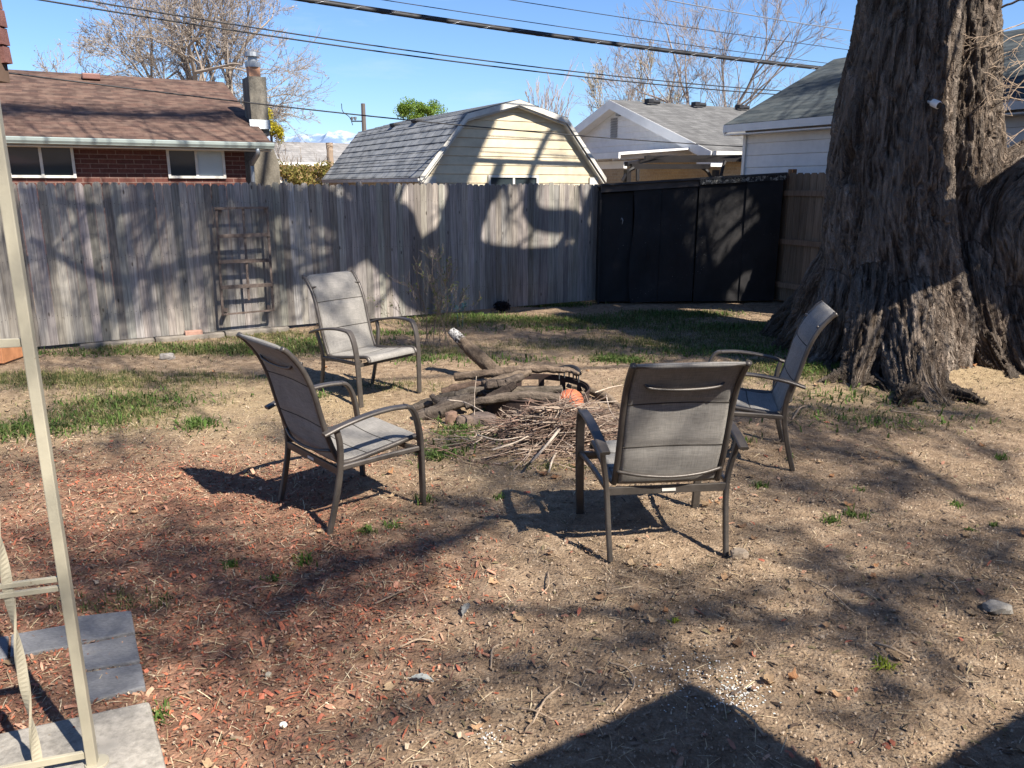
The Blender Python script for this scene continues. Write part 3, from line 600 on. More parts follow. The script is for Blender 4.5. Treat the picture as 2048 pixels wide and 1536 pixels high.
# ============================================================= RED BRICK HOUSE (left)
bh0 = PD(540, 287, 15.0)   # right end of the eave
def BH(u, z, dep=0): return np.array([bh0[0]+D1[0]*u+D2[0]*dep, bh0[1]+D1[1]*u+D2[1]*dep, z])  # u negative to the left; dep away
zeB = bh0[2]; bo = empty('brick_house', 'low red brick house with brown shingle roof behind the fence at left', 'house', BH(-4, 0))
brk = brick_mat('red_brick', (.115, .044, .034), (.08, .032, .026), (.17, .115, .095), A1, .95)
uW = -.42; LN = 14; OVH = .36
def BWp(px, py): q = PL(px, py, BH(0, 0, OVH), D1); return float(np.dot(q[:2]-bh0[:2], D1)), q[2]
wl = MB(); wl.slab([BH(-LN, -.1, OVH), BH(uW, -.1, OVH), BH(uW, zeB-.06, OVH), BH(-LN, zeB-.06, OVH)], -D23, .2)
rd = 4.3; zr_ = zeB+.36*rd
wl.slab([BH(uW, -.1, OVH+.201), BH(uW, -.1, 2*rd-OVH), BH(uW, zeB-.06, 2*rd-OVH), BH(uW, zr_-.14, rd), BH(uW, zeB-.0, OVH+.201)], D13, .2)
local(wl, bo).build('wall', brk, bo)
shb = shingle_mat('brown_shingles', [(.118, .070, .053), (.058, .038, .032), (.165, .112, .084)], A1, .05, .26, .45)
b_ = MB()
b_.slab([BH(-LN, zeB+.02, -.03), BH(.02, zeB+.02, -.03), BH(.02, zr_, rd), BH(-LN, zr_, rd)], np.cross(D13, np.array([*D2*rd, zr_-zeB])), .07)
b_.slab([BH(-LN, zr_, rd), BH(.02, zr_, rd), BH(.02, zeB, 2*rd), BH(-LN, zeB, 2*rd)], (0, 0, 1), .07); rfo = local(b_, bo).build('roof', shb, bo)
b_ = MB(); b_.box(BH(-9.4+0, zr_-.06, rd-.35), (.16, .16, .06), (D13, D23, (0, 0, 1))); 
vu = BWp(185, 178); vp = PL(185, 178, BH(0, 0, rd-.4), D1); uv = float(np.dot(vp[:2]-bh0[:2], D1)); b_ = MB(); b_.box(BH(uv, zr_-.10, rd-.4), (.17, .17, .06), (D13, D23, (0, 0, 1))); local(b_, bo).build('roof_vent', simple('brown_metal', (.20, .10, .08), .5), bo, bevel=.02)
b_ = MB(); b_.slab([BH(-LN, zeB-.11, -.02), BH(.03, zeB-.11, -.02), BH(.03, zeB+.0, -.02), BH(-LN, zeB+.0, -.02)], -D23, .03)
b_.slab([BH(-LN, zeB-.12, .02), BH(.03, zeB-.12, .02), BH(.03, zeB-.12, OVH), BH(-LN, zeB-.12, OVH)], (0, 0, 1), .02); local(b_, bo).build('soffit', MT['white_dirty'], bo)
gt = MB(); sec = [(0, .1), (-.05, .1), (-.09, .1), (-.12, .085), (-.115, .04), (-.09, .0), (0, 0)]
for i in range(len(sec)-1):
    (d0, z0), (d1, z1) = sec[i], sec[i+1]; gt.slab([BH(-LN, zeB-.09+z0, -.025+d0), BH(.05, zeB-.09+z0, -.025+d0), BH(.05, zeB-.09+z1, -.025+d1), BH(-LN, zeB-.09+z1, -.025+d1)], (0, 0, 1) if abs(z1-z0) < .02 else -D23, .006)
local(gt, bo).build('gutter', simple('gutter_green_white', (.27, .31, .29), .4, .12, 3), bo)
du = BWp(503, 340)[0]; b_ = MB(); b_.tube(spline([BH(du+.05, zeB-.09, -.06), BH(du+.05, zeB-.2, -.05), BH(du, zeB-.38, OVH-.07), BH(du, zeB-.5, OVH-.06), BH(du, .1, OVH-.06)], 5), .045, 8); local(b_, bo).build('downspout', MT['flash'], bo, smooth=True)
for (a, b), (y0, y1), mats in (((8, 145), (288, 356), ('glass', 'glass')), ((331, 447), (296, 357), ('glass', 'blind'))):
    ua, z1 = BWp(a, y0); ub, _ = BWp(b, y0+3); z0 = BWp(b, y1)[1]
    window(bo, lambda u, z, o: BH(u, z, OVH-o), D13, -D23, ua, ub, z0, min(z1, zeB-.09), (.5,), .045, mats)
# chimney outside the gable end
chm = M('grey_render', .9, .15); q = chm.noise(3, 6, .7, chm.mapc((1, 1, .35))); q2 = chm.noise(30, 4); chm.color(chm.mix(1., chm.ramp(q, [(.3, (.085, .075, .06)), (.6, (.19, .172, .14)), (.8, (.25, .23, .19))]), chm.mr(q2, .3, .7, .8, 1.2), 'MULTIPLY')); chm.bump(q2, .4, .01)
cdep = 1.35; czt = PL(510, 157, BH(0, 0, cdep), D1)[2]
def chu(px, py): return float(np.dot(PL(px, py, BH(0, 0, cdep), D1)[:2]-bh0[:2], D1))
u0, u1 = chu(493, 200), chu(527, 200); ch = MB()
ch.slab([BH(u0, zeB+.2, cdep-.33), BH(u1, zeB+.2, cdep-.33), BH(u1, czt, cdep-.33), BH(u0, czt, cdep-.33)], -D23, .6)
ub0, ub1 = uW+.004, u1+.14
ch.slab([BH(ub0, -.1, cdep-.36), BH(ub1, -.1, cdep-.36), BH(ub1, zeB-.35, cdep-.36), BH(u1+.002, zeB+.1, cdep-.36), BH(max(ub0, u0-.01), zeB+.1, cdep-.36), BH(ub0, zeB-.2, cdep-.36)], -D23, .7)
cho = local(ch, bo).build('chimney', chm.m, bo)
uc = (u0+u1)/2; b_ = MB(); b_.box(BH(uc, czt+.1, cdep-.03), (.11, .11, .1), (D13, D23, (0, 0, 1))); local(b_, bo).build('flue', simple('clay_flue', (.42, .22, .13), .8), cho)
b_ = MB(); c_ = BH(uc, czt+.2, cdep-.03); b_.tube([c_, c_+[0, 0, .1]], .15, 14); b_.tube([c_+[0, 0, .11], c_+[0, 0, .2]], .09, 14); b_.tube([c_+[0, 0, .2], c_+[0, 0, .28], c_+[0, 0, .32]], [.14, .13, .05], 14); local(b_, bo).build('chimney_cap', MT['flash'], cho)
b_ = MB(); b_.slab([BH(u0-.05, zeB+.36*.9, cdep-.40), BH(u1+.01, zeB+.36*.9, cdep-.40), BH(u1+.01, zeB+.36*1.05+.12, cdep-.36), BH(u0-.05, zeB+.36*1.05+.12, cdep-.36)], -D23, .02); local(b_, bo).build('flashing', MT['flash'], cho)

# ============================================================= GREY ROOFED WHITE HOUSE (middle right)
wh0 = PD(1416, 302, 17.8); zeW = wh0[2]
def WH(u, z, dep=0): return np.array([wh0[0]+D1[0]*u+D2[0]*dep, wh0[1]+D1[1]*u+D2[1]*dep, z])   # u along the ridge, dep across the gable
hG = 3.75; pkp = PL(1220, 199, WH(0, 0), D2); zpW = pkp[2]; hG = float(np.dot(pkp[:2]-wh0[:2], D2))
wo = empty('ranch_house', 'white gabled house with grey shingle roof, gable louvre and patio cover beyond the black shed', 'house', WH(2, 0, 3))
OV = .35
def WHp(px, py, u=OV): q = PL(px, py, WH(u, 0), D2); return float(np.dot(q[:2]-wh0[:2], D2)), q[2]
b_ = MB(); zs = zeW-.05; z = zs
while z < zpW-.15:
    z2 = min(z+.16, zpW-.12); f1 = 1-(z-zeW)/(zpW-zeW); f2 = 1-(z2-zeW)/(zpW-zeW); c_ = hG
    b_.add([WH(OV, z, c_-hG*f1), WH(OV, z, c_+hG*f1), WH(OV-.012, z+.01, c_+hG*f1), WH(OV-.012, z+.01, c_-hG*f1)], [(0, 1, 2, 3)]); b_.add([WH(OV-.012, z+.01, c_-hG*f1), WH(OV-.012, z+.01, c_+hG*f1), WH(OV, z2, c_+hG*f2), WH(OV, z2, c_-hG*f2)], [(0, 1, 2, 3)]); z = z2
local(b_, wo).build('gable', MT['white_siding'], wo)
tb = brick_mat('tan_brick', (.36, .27, .16), (.30, .22, .13), (.33, .28, .2), A1, .9)
b_ = MB(); b_.slab([WH(OV+.01, -.1, .35), WH(OV+.01, -.1, 2*hG-.4), WH(OV+.01, zeW-.03, 2*hG-.4), WH(OV+.01, zeW-.03, .35)], -D13, .2)
b_.slab([WH(OV+.22, -.1, .35), WH(11, -.1, .35), WH(11, zeW-.03, .35), WH(OV+.22, zeW-.03, .35)], -D23, .2); local(b_, wo).build('wall', tb, wo)
shw = shingle_mat('grey_shingles', [(.105, .103, .10), (.15, .148, .142), (.085, .083, .08)], A1, .055, .3, .6)
b_ = MB(); b_.slab([WH(0, zeW, -.1), WH(12, zeW, -.1), WH(12, zpW, hG), WH(0, zpW, hG)], (0, 0, 1), .05); b_.slab([WH(0, zpW, hG), WH(12, zpW, hG), WH(12, zeW, 2*hG+.1), WH(0, zeW, 2*hG+.1)], (0, 0, 1), .05); local(b_, wo).build('roof', shw, wo)
b_ = MB()
for s_ in (0, 1):
    e_, p__ = (-.12, hG) if s_ == 0 else (2*hG+.12, hG)
    b_.slab([WH(-.02, zeW-.24, e_), WH(-.02, zpW-.24, p__), WH(-.02, zpW-.01, p__), WH(-.02, zeW-.01, e_)], -D13, .03)
    b_.slab([WH(.012, zeW-.2, e_), WH(.012, zpW-.2, p__), WH(OV-.02, zpW-.2, p__), WH(OV-.02, zeW-.2, e_)], (0, 0, 1), .02)
b_.slab([WH(0.02, zeW-.22, -.13), WH(12, zeW-.22, -.13), WH(12, zeW-.02, -.13), WH(0.02, zeW-.02, -.13)], -D23, .03); b_.box(WH(.2, zeW-.2, .12), (.2, .24, .14), (D13, D23, (0, 0, 1)))
local(b_, wo).build('bargeboard', MT['white'], wo)
b_ = MB(); b_.bar(WH(.02, zeW-.06, -.2), WH(12, zeW-.06, -.2), .11, .11); local(b_, wo).build('gutter', MT['white_dirty'], wo)
for i, px in enumerate((1305, 1398, 1486)):
    q = PL(px, 210, WH(0, 0, hG-.35), D1); u_ = float(np.dot(q[:2]-wh0[:2], D1)); b_ = MB(); c_ = WH(u_, zpW-.02, hG-.3); b_.tube([c_-D13*.05, c_-D13*.05+D13*.32], .055, 10); b_.box(c_-D13*.08+[0, 0, .01], (.08, .09, .05), (D13, D23, (0, 0, 1))); local(b_, wo).build('roof_vent', MT['dark'], wo)
d0, z1 = WHp(1236, 235); d1, z0 = WHp(1222, 277); b_ = MB()
for k in range(8): zz = z0+(z1-z0)*k/8; b_.slab([WH(OV-.04, zz, d0), WH(OV-.04, zz, d1), WH(OV-.015, zz+.06, d1), WH(OV-.015, zz+.06, d0)], -D13, .01)
local(b_, wo).build('louvre', simple('grey_louvre', (.28, .27, .26), .6), wo)
b_ = MB(); q = WHp(1240, 226); c_ = WH(OV-.05, q[1], q[0]); b_.box(c_, (.05, .06, .08), (D13, D23, (0, 0, 1)), None); local(b_, wo).build('service_box', MT['flash'], wo)
# patio cover: a shallow roof standing out from the gable wall
pA, pB = PL(1174, 297, WH(-2.2, 0), D2), PL(1398, 290, WH(-1.6, 0), D2); zc = 2.62
dA = float(np.dot(pA[:2]-wh0[:2], D2)); dB = .6
b_ = MB(); b_.slab([WH(-2.0, zc-.12, dB), WH(-2.0, zc-.12, dA+1), WH(OV-.05, zc+.06, dA+1), WH(OV-.05, zc+.06, dB)], (0, 0, 1), .04)
b_.bar(WH(-2.02, zc-.17, dB), WH(-2.02, zc-.17, dA+1), .05, .13); b_.bar(WH(-1.7, zc-.36, dB+.2), WH(-1.7, zc-.36, dA+.8), .09, .16)
b_.bar(WH(-1.7, 0, dB+2.2), WH(-1.7, zc-.45, dB+2.2), .11, .11, up=D13); b_.bar(WH(-1.7, 0, dB+4.6), WH(-1.7, zc-.45, dB+4.6), .11, .11, up=D13)
for k in range(9): b_.bar(WH(-1.98, zc-.22, dB+.3+.6*k), WH(OV-.05, zc-.04, dB+.3+.6*k), .05, .1)
local(b_, wo).build('patio_cover', MT['white'], wo)
# dark pergola
pg = empty('pergola', 'dark brown metal pergola frame seen just over the black shed', 'pergola', PD(1360, 350, 15.2)*[1, 1, 0])
mdk = simple('dark_brown_metal', (.013, .011, .011), .5, .2, 6)
for (a, b, D_, D_b, th) in (((1262, 333), (1418, 333), 14.6, 15.2, .09), ((1278, 322), (1484, 320), 15.2, 15.8, .07), ((1290, 315), (1484, 313), 16.2, 16.8, .07), ((1252, 328), (1290, 322), 14.5, 15.6, .08)):
    b_ = MB(); b_.bar(PD(*a, D_), PD(*b, D_b), .07, th); local(b_, pg).build('beam', mdk, pg)
for (a, b, D_) in (((1268, 336), (1245, 362), 14.6), ((1405, 336), (1425, 362), 15.2), ((1275, 324), (1275, 362), 15.2), ((1450, 322), (1440, 362), 15.5)):
    b_ = MB(); b_.tube(spline([PD(*a, D_), (PD(*a, D_)+PD(*b, D_))/2+[0, 0, .05], PD(*b, D_)]), .035, 6); local(b_, pg).build('brace', mdk, pg)
for px, D_ in ((1255, 14.6), (1432, 15.3)):
    q = PD(px, 340, D_); b_ = MB(); b_.bar([q[0], q[1], 0], q, .1, .1, up=D13); local(b_, pg).build('post', mdk, pg)

# ============================================================= WHITE SIDED GARAGE (right)
gg0 = PD(1492, 250, 13.6)    # far left corner
def GG(u, z, dep=0): return np.array([gg0[0]-D2[0]*u+D1[0]*dep, gg0[1]-D2[1]*u+D1[1]*dep, z])  # u towards us along the long wall; dep into the building
go = empty('garage', 'white vinyl sided garage with green grey roof behind the big tree trunk', 'garage', GG(3, 0, 2))
zg = PL(1600, 236, GG(0, 0, -.3), D2)[2]; zgr = zg+.5*2.45
b_ = MB(); z = -.1; 
while z < zg-.05:
    z2 = min(z+.20, zg-.03)
    b_.add([GG(0, z, 0), GG(8.5, z, 0), GG(8.5, z+.012, -.016), GG(0, z+.012, -.016)], [(0, 1, 2, 3)]); b_.add([GG(0, z+.012, -.016), GG(8.5, z+.012, -.016), GG(8.5, z2, 0), GG(0, z2, 0)], [(0, 1, 2, 3)]); z = z2
b_.slab([GG(0, -.1, .01), GG(0, -.1, 4.6), GG(0, zg, 4.6), GG(0, zgr-.1, 2.3), GG(0, zg, .01)], D23, .1); local(b_, go).build('wall', MT['white_siding'], go)
shgg = shingle_mat('green_grey_shingles', [(.036, .044, .048), (.065, .076, .08), (.095, .102, .098)], A1, .06, .3, .55, perp=True)
b_ = MB(); b_.slab([GG(-.2, zg, -.32), GG(9, zg, -.32), GG(9, zgr+.02, 2.3), GG(-.2, zgr+.02, 2.3)], (0, 0, 1), .05); b_.slab([GG(-.2, zgr+.02, 2.3), GG(9, zgr+.02, 2.3), GG(9, zg, 4.9), GG(-.2, zg, 4.9)], (0, 0, 1), .05); local(b_, go).build('roof', shgg, go)
b_ = MB(); b_.slab([GG(-.2, zg-.13, -.335), GG(9, zg-.13, -.335), GG(9, zg-.01, -.335), GG(-.2, zg-.01, -.335)], -D13, .03); b_.slab([GG(-.2, zg-.16, -.30), GG(9, zg-.16, -.30), GG(9, zg-.16, -.02), GG(-.2, zg-.16, -.02)], (0, 0, 1), .02)
b_.slab([GG(-.22, zg-.16, -.30), GG(-.22, zgr-.15, 2.3), GG(-.22, zgr-.0, 2.3), GG(-.22, zg-.01, -.30)], D23, .03); b_.bar(GG(.03, -.1, -.02), GG(.03, zg-.16, -.02), .06, .05, up=D13); local(b_, go).build('fascia', MT['white'], go)

# ============================================================= FAR GREY-ROOFED HOUSE and the low bush before it
fh = PD(660, 325, 31); 
def FH(u, z, dep=0): return np.array([fh[0]+D1[0]*u+D2[0]*dep, fh[1]+D1[1]*u+D2[1]*dep, z])
fo = empty('far_house', 'distant low brick house with pale grey roof between the brick house and the garden shed', 'house', FH(-2, 0))
zf = fh[2]; shf = shingle_mat('pale_shingles', [(.22, .21, .20), (.28, .27, .26), (.19, .18, .17)], A1, .09, .4, .7)
b_ = MB(); b_.slab([FH(-9, zf, 0), FH(5, zf, 0), FH(5, zf+.9, 3.2), FH(-9, zf+.9, 3.2)], (0, 0, 1), .12); local(b_, fo).build('roof', shf, fo)
b_ = MB(); b_.slab([FH(-9, -.1, .5), FH(5, -.1, .5), FH(5, zf-.02, .5), FH(-9, zf-.02, .5)], -D23, .3); local(b_, fo).build('wall', brick_mat('far_brick', (.28, .09, .055), (.2, .07, .04), (.3, .2, .15), A1), fo)
window(fo, lambda u, z, o: FH(u, z, .5-o), D13, -D23, -1.9, .4, .9, zf-.25, (.5,), .09)
b_ = MB(); b_.slab([FH(-9, zf-.14, -.02), FH(5, zf-.14, -.02), FH(5, zf-.0, -.02), FH(-9, zf-.0, -.02)], -D23, .04); local(b_, fo).build('fascia', MT['white'], fo)

# ============================================================= leafy masses
def leafcloud(mb, c, rad, n, size, cols, seed, shell=.5):
    r = np.random.default_rng(seed); d = r.normal(0, 1, (n, 3)); d /= np.linalg.norm(d, axis=1)[:, None]; rr = r.uniform(shell, 1, n)**.7
    P = np.array(c)+d*rr[:, None]*np.array(rad)*(1+.25*fbm(d[:, 0]*2, d[:, 1]*2, d[:, 2]*2, s=seed)[:, None])
    a = r.normal(0, 1, (n, 3)); a /= np.linalg.norm(a, axis=1)[:, None]; b = np.cross(a, r.normal(0, 1, (n, 3))); b /= np.linalg.norm(b, axis=1)[:, None]
    s = (size*r.uniform(.6, 1.3, n))[:, None]; V = np.stack([P-a*s, P+b*s*.5, P+a*s, P-b*s*.5], 1).reshape(-1, 3); i = np.arange(n)[:, None]*4
    cc = np.array(cols)[r.integers(0, len(cols), n)]*r.uniform(.7, 1.25, (n, 1)); mb.add(V, (i+np.array([[0, 1, 2, 3]])).astype(int)); mb.c[-1] = np.repeat(np.concatenate([cc, np.ones((n, 1))], 1), 4, 0)
def grow(mb, p, d, L, r0, depth, rg, kids=(3, 5), spread=.6, up=.15, seg=5, nside=5, shrink=.62, col=None, tips=None, minr=.002, gn=.12, start=.25):
    P = [np.array(p, float)]; d = np.array(d, float); d /= np.linalg.norm(d)
    for i in range(seg):
        d = d+rg.normal(0, gn, 3)+np.array([0, 0, up*.3]); d /= np.linalg.norm(d); P.append(P[-1]+d*L/seg)
    rs = np.linspace(r0, max(minr, r0*(.45 if depth else .3)), seg+1); mb.tube(P, rs, nside, cap=False, col=col)
    if depth == 0:
        if tips is not None: tips.append(P)
        return
    for k in range(rg.integers(*kids)+1):
        t = rg.uniform(start, 1) if k else 1.; i = min(int(t*seg), seg-1); q = P[i]+(P[i+1]-P[i])*(t*seg-i)
        dd = (P[i+1]-P[i]); dd = dd/np.linalg.norm(dd)+rg.normal(0, spread, 3)+np.array([0, 0, up]); grow(mb, q, dd, L*shrink*rg.uniform(.7, 1.2), max(minr, rs[i]*.62), depth-1, rg, kids, spread, up, max(3, seg-1), max(3, nside-1), shrink, col, tips, minr, gn, start)
MT['leafm'] = tinted('small_leaves', .6, 0, .4)
mb = MB(); c_ = PD(605, 347, 22)
for k in range(7): leafcloud(mb, c_+[rnd.uniform(-.7, .7), rnd.uniform(-.3, .3), rnd.uniform(-.35, .12)], (.35, .35, .28), 500, .045, [(.30, .24, .07), (.20, .17, .05), (.38, .26, .12), (.16, .17, .04)], 60+k, .2)
bu = mb.build('bush', MT['leafm'], col=True); tag(bu, 'olive and tan leafed bush in front of the far brick house', 'bush')
def bare_tree(name, label, base, top, lean, trunk_r, L, depth, seed, cols, group='bare trees beyond the fence', budn=0, budc=None, **kw):
    rg = np.random.default_rng(seed); o = empty(name, label, 'tree', base, 0, group)
    mb = MB(); tips = []
    for dd, l_, h0, r_ in lean:
        grow(mb, np.array([0, 0, h0]), dd, l_, r_, depth, rg, tips=tips, col=cols[0], **kw)
    tk = MB(); tk.tube(spline([(0, 0, -.1), (.03, 0, top*.5), (0, 0, top)]), np.linspace(trunk_r*1.3, trunk_r*.85, 17), 9, col=cols[0]); tk.build('trunk', MT['twig'], o, smooth=True, col=True)
    mb.build('crown', MT['twig'], o, col=True)
    if budn:
        lb = MB(); r = np.random.default_rng(seed+1); P = np.array([t[r.integers(1, len(t))] for t in [tips[i] for i in r.integers(0, len(tips), budn)]])+r.normal(0, .03, (budn, 3)); a = r.normal(0, 1, (budn, 3)); b = r.normal(0, 1, (budn, 3)); s_ = kw.get('bs', .025)
        V = np.stack([P-a*.02, P+b*.015, P+a*.02, P-b*.015], 1).reshape(-1, 3); i = np.arange(budn)[:, None]*4; cc = np.array(budc)[r.integers(0, len(budc), budn)]
        lb.add(V, (i+np.array([[0, 1, 2, 3]])).astype(int)); lb.c[-1] = np.repeat(np.concatenate([cc, np.ones((budn, 1))], 1), 4, 0); lb.build('buds', MT['leafm'], o, col=True)['kind'] = 'stuff'
    return o
MT['twig'] = tinted('twig_bark', .85, 0)
def base_at(px, D): q = PD(px, 371, D); return np.array([q[0], q[1], 0])
# big grey tree behind the brick house
b0 = base_at(440, 32)
bare_tree('bare_tree', 'large pale bare tree spreading over the brown roof of the brick house', b0, 2.6,
          [((-.75, 0, .8), 4.4, 2.2, .15), ((-.55, .1, 1.0), 4.8, 2.4, .17), ((-.25, -.1, 1.1), 4.8, 2.5, .16), ((.1, .1, 1.0), 4.6, 2.4, .16), ((.4, 0, .85), 3.6, 2.2, .13), ((-1.0, 0, .45), 4.0, 2.0, .12), ((.55, .2, .5), 2.6, 2.0, .09), ((-.4, .3, .9), 4.4, 2.2, .12), ((0, -.3, 1), 4.2, 2.2, .12)], .34, 6, 5, 101, [(.31, .26, .215)], kids=(3, 5), spread=.5, up=.08, shrink=.61, minr=.0065, budn=16000, budc=[(.38, .34, .29), (.33, .29, .24), (.45, .41, .36)])
b0 = base_at(1400, 27)
bare_tree('bare_tree', 'bare tree with fine upright twigs rising behind the grey roof of the white house', b0, 1.6,
          [((-.5, 0, 1.), 3.0, 1.4, .09), ((-.2, .1, 1.1), 3.6, 1.5, .11), ((.1, -.1, 1.1), 3.6, 1.5, .10), ((.45, 0, 1.0), 3.2, 1.4, .09), ((-.75, 0, .8), 2.6, 1.3, .07), ((.75, 0, .75), 2.6, 1.3, .07), ((-.35, 0, .9), 3., 1.3, .07), ((.25, 0, .9), 2.9, 1.3, .07)], .2, 6, 5, 102, [(.30, .245, .21)], kids=(2, 4), spread=.42, up=.10, shrink=.62, minr=.0048)
b0 = base_at(1262, 30)
bare_tree('bare_tree', 'pale budding tree left of the taller bare one behind the white house', b0, 1.6,
          [((-.3, 0, 1.), 2.4, 1.4, .07), ((.15, .1, 1.1), 2.6, 1.5, .08), ((.5, 0, .9), 2.2, 1.4, .07)], .15, 6, 4, 103, [(.42, .37, .30)], kids=(3, 5), spread=.33, up=.2, shrink=.6, minr=.007, budn=3000, budc=[(.5, .46, .3), (.45, .42, .33)])
b0 = base_at(1090, 34)
bare_tree('bare_tree', 'thin feathery bare tree peeking over the ridge of the garden shed', b0, 1.6,
          [((-.22, 0, 1.), 3.2, 1.4, .05), ((0, .1, 1.1), 2.6, 1.5, .05), ((.3, 0, .9), 2.6, 1.4, .05), ((.12, 0, 1), 2.4, 1.4, .04)], .12, 6, 3, 104, [(.40, .32, .28)], kids=(3, 5), spread=.16, up=.3, shrink=.55, minr=.008)
b0 = base_at(590, 24)
bare_tree('bare_tree', 'small bare sapling right of the grey chimney', b0, .8,
          [((-.3, 0, 1.), 1.3, .7, .03), ((.2, .1, 1.1), 1.2, .7, .03), ((.5, 0, .9), 1.0, .7, .03), ((1.2, 0, .9), 1.3, .7, .03)], .06, 6, 3, 105, [(.26, .22, .18)], kids=(3, 5), spread=.3, up=.3, shrink=.55, minr=.006)
def leafy_tree(name, label, px, py, D, rad, n, size, cols, seed, blobs, group=None):
    q = PD(px, py, D); o = empty(name, label, 'tree', (q[0], q[1], 0), 0, group); mb = MB(); rg = np.random.default_rng(seed)
    for k in range(blobs):
        c_ = np.array([0, 0, q[2]])+rg.normal(0, .5, 3)*np.array(rad); leafcloud(mb, c_, np.array(rad)*rg.uniform(.2, .55), n//blobs, size, cols, seed+k, .15)
    mb.build('crown', MT['leafm'], o, col=True); tk = MB(); tk.tube([(0, 0, 0), (0, 0, q[2]*.6), (0, 0, q[2])], [.2*rad[0]/2, .12*rad[0]/2, .05], 7, col=(.15, .11, .08)); tk.build('trunk', MT['twig'], o, col=True)
leafy_tree('leafy_tree', 'round fresh green tree crown just above the roof of the garden shed', 835, 228, 45, (1.05, 1.2, .75), 9000, .055, [(.16, .26, .03), (.22, .33, .05), (.11, .19, .03), (.24, .32, .08)], 70, 26)
leafy_tree('leafy_tree', 'small yellow flowering shrub right behind the grey chimney', 542, 262, 26, (.35, .4, .55), 2600, .035, [(.50, .42, .03), (.55, .46, .05), (.30, .28, .04)], 90, 6)
st_ = PD(661, 330, 24); b_ = MB(); b_.tube(spline([(st_[0], st_[1], -.1), (st_[0]+.02, st_[1], 1.5), (st_[0]+.0, st_[1], 2.75), (st_[0], st_[1], PD(661, 286, 24)[2])]), .10, 10, wob=.12, col=(.28, .21, .15)); tag(b_.build('tree_stump', MT['twig'], col=True), 'sawn off tree trunk standing by the left eave of the garden shed', 'stump')
# utility pole
q = PD(726, 207, 42); o = empty('utility_pole', 'distant wooden utility pole with insulators left of the garden shed roof', 'utility pole', (q[0], q[1], 0))
b_ = MB(); b_.tube([(0, 0, 0), (0, 0, q[2])], [.16, .11], 8, col=(.12, .10, .09)); b_.build('pole', MT['twig'], o, col=True)
b_ = MB(); b_.bar((-.02, 0, q[2]-.9), (-.65, 0, q[2]-.9), .06, .06); b_.tube(spline([(-.6, 0, q[2]-1.1), (-.75, 0, q[2]-.7), (-1.1, 0, q[2]-.4), (-1.15, 0, q[2]-.0)]), .02, 5); b_.build('bracket', MT['dark'], o)
for dx in (-.45, -.62):
    b_ = MB(); b_.tube([(dx, 0, q[2]-.85), (dx, 0, q[2]-.7), (dx, 0, q[2]-.66)], [.05, .09, .03], 8); b_.build('insulator', MT['flash'], o)
b_ = MB(); b_.tube([(.42, 0, q[2]-2.5), (.42, 0, q[2]-1.9), (.42, 0, q[2]-1.85)], [.22, .22, .1], 12); b_.build('transformer', MT['flash'], o)
# mountains
mm = M('snowy_mountain', .9, .1); sx = mm.nd('ShaderNodeSeparateXYZ'); mm.ln(mm.tc.outputs['Object'], sx.inputs[0]); nn = mm.noise(.006, 6, .7)
mm.color(mm.mix(mm.mr(mm.math('ADD', sx.outputs[2], mm.mr(nn, .3, .7, -170, 170)), 560, 760), (.13, .19, .30), (.40, .46, .56)))
mx_, my_ = np.meshgrid(np.linspace(-7000, 4500, 240), np.linspace(9500, 13500, 40)); rdg = 1-np.abs(fbm(mx_/1400, my_/1400, s=5, o=5)); mz = np.clip((1-((my_-11500)/2000)**2), 0, 1)*(420+900*np.clip(rdg-.55, 0, 1)**1.2+120*fbm(mx_/500, my_/500, s=8))-40
b_ = MB(); I, J = np.meshgrid(np.arange(239), np.arange(39)); a = (J*240+I).ravel(); b_.add(np.stack([mx_.ravel(), my_.ravel(), mz.ravel()], 1), np.stack([a, a+1, a+241, a+240], 1)); tag(b_.build('mountains', mm.m, smooth=True), kind='structure')

# ============================================================= OVERHEAD WIRES (they follow the fence line, a metre behind it)
wm = simple('black_cable', (.028, .028, .03), .6, .2, 3); wg = simple('bare_aluminium_wire', (.30, .31, .33), .4, .1, 3, .7)
def wire(label, a, b, rad, mat, off=-1.1, ext=(9, 9), sag=.0, name='overhead_wire', lash=False):
    A_ = PL(*a, FP(0, 0, off), D1); B_ = PL(*b, FP(0, 0, off), D1); d = (B_-A_); L_ = np.linalg.norm(d); d /= L_
    A2 = A_-d*ext[0]; B2 = B_+d*ext[1]; tt_ = np.linspace(0, 1, 60); ta = ext[0]/(L_+ext[0]+ext[1]); tb = (ext[0]+L_)/(L_+ext[0]+ext[1])
    s_ = -sag*4*((tt_-ta)*(tb-tt_))/((tb-ta)**2); P = A2[None]+(B2-A2)[None]*tt_[:, None]; P[:, 2] += s_
    mb = MB(); mb.tube(P, rad, 8); o = mb.build(name, mat, smooth=True); tag(o, label, 'wire', 'overhead wires crossing the sky')
    if lash:
        t2 = np.linspace(0, 1, 2600); Q = np.stack([np.interp(t2, tt_, P[:, k]) for k in range(3)], 1); an = t2*2*PI*55; sd_ = np.cross(d, (0, 0, 1.)); sd_ /= np.linalg.norm(sd_); up_ = np.cross(sd_, d)
        Q += (rad*1.02*np.cos(an))[:, None]*sd_+(rad*1.02*np.sin(an))[:, None]*up_; m2 = MB(); m2.tube(Q, .0025, 4, cap=False); m2.build('lashing_wire', wg, o)
        m2 = MB(); m2.tube(P+[0, 0, rad*1.15], rad*.28, 6); m2.build('support_strand', wm, o)
    return o
wire('thick black lashed cable bundle crossing the sky, heaviest of the wires', (612, 0), (1643, 137), .030, wm, sag=.05, lash=True)
wire('lower of two close thin black wires starting at the upper left', (82, 0), (1555, 189), .010, wm, sag=.12)
wire('upper of two close thin black wires starting at the upper left', (166, 0), (1565, 182), .009, wm, sag=.12)
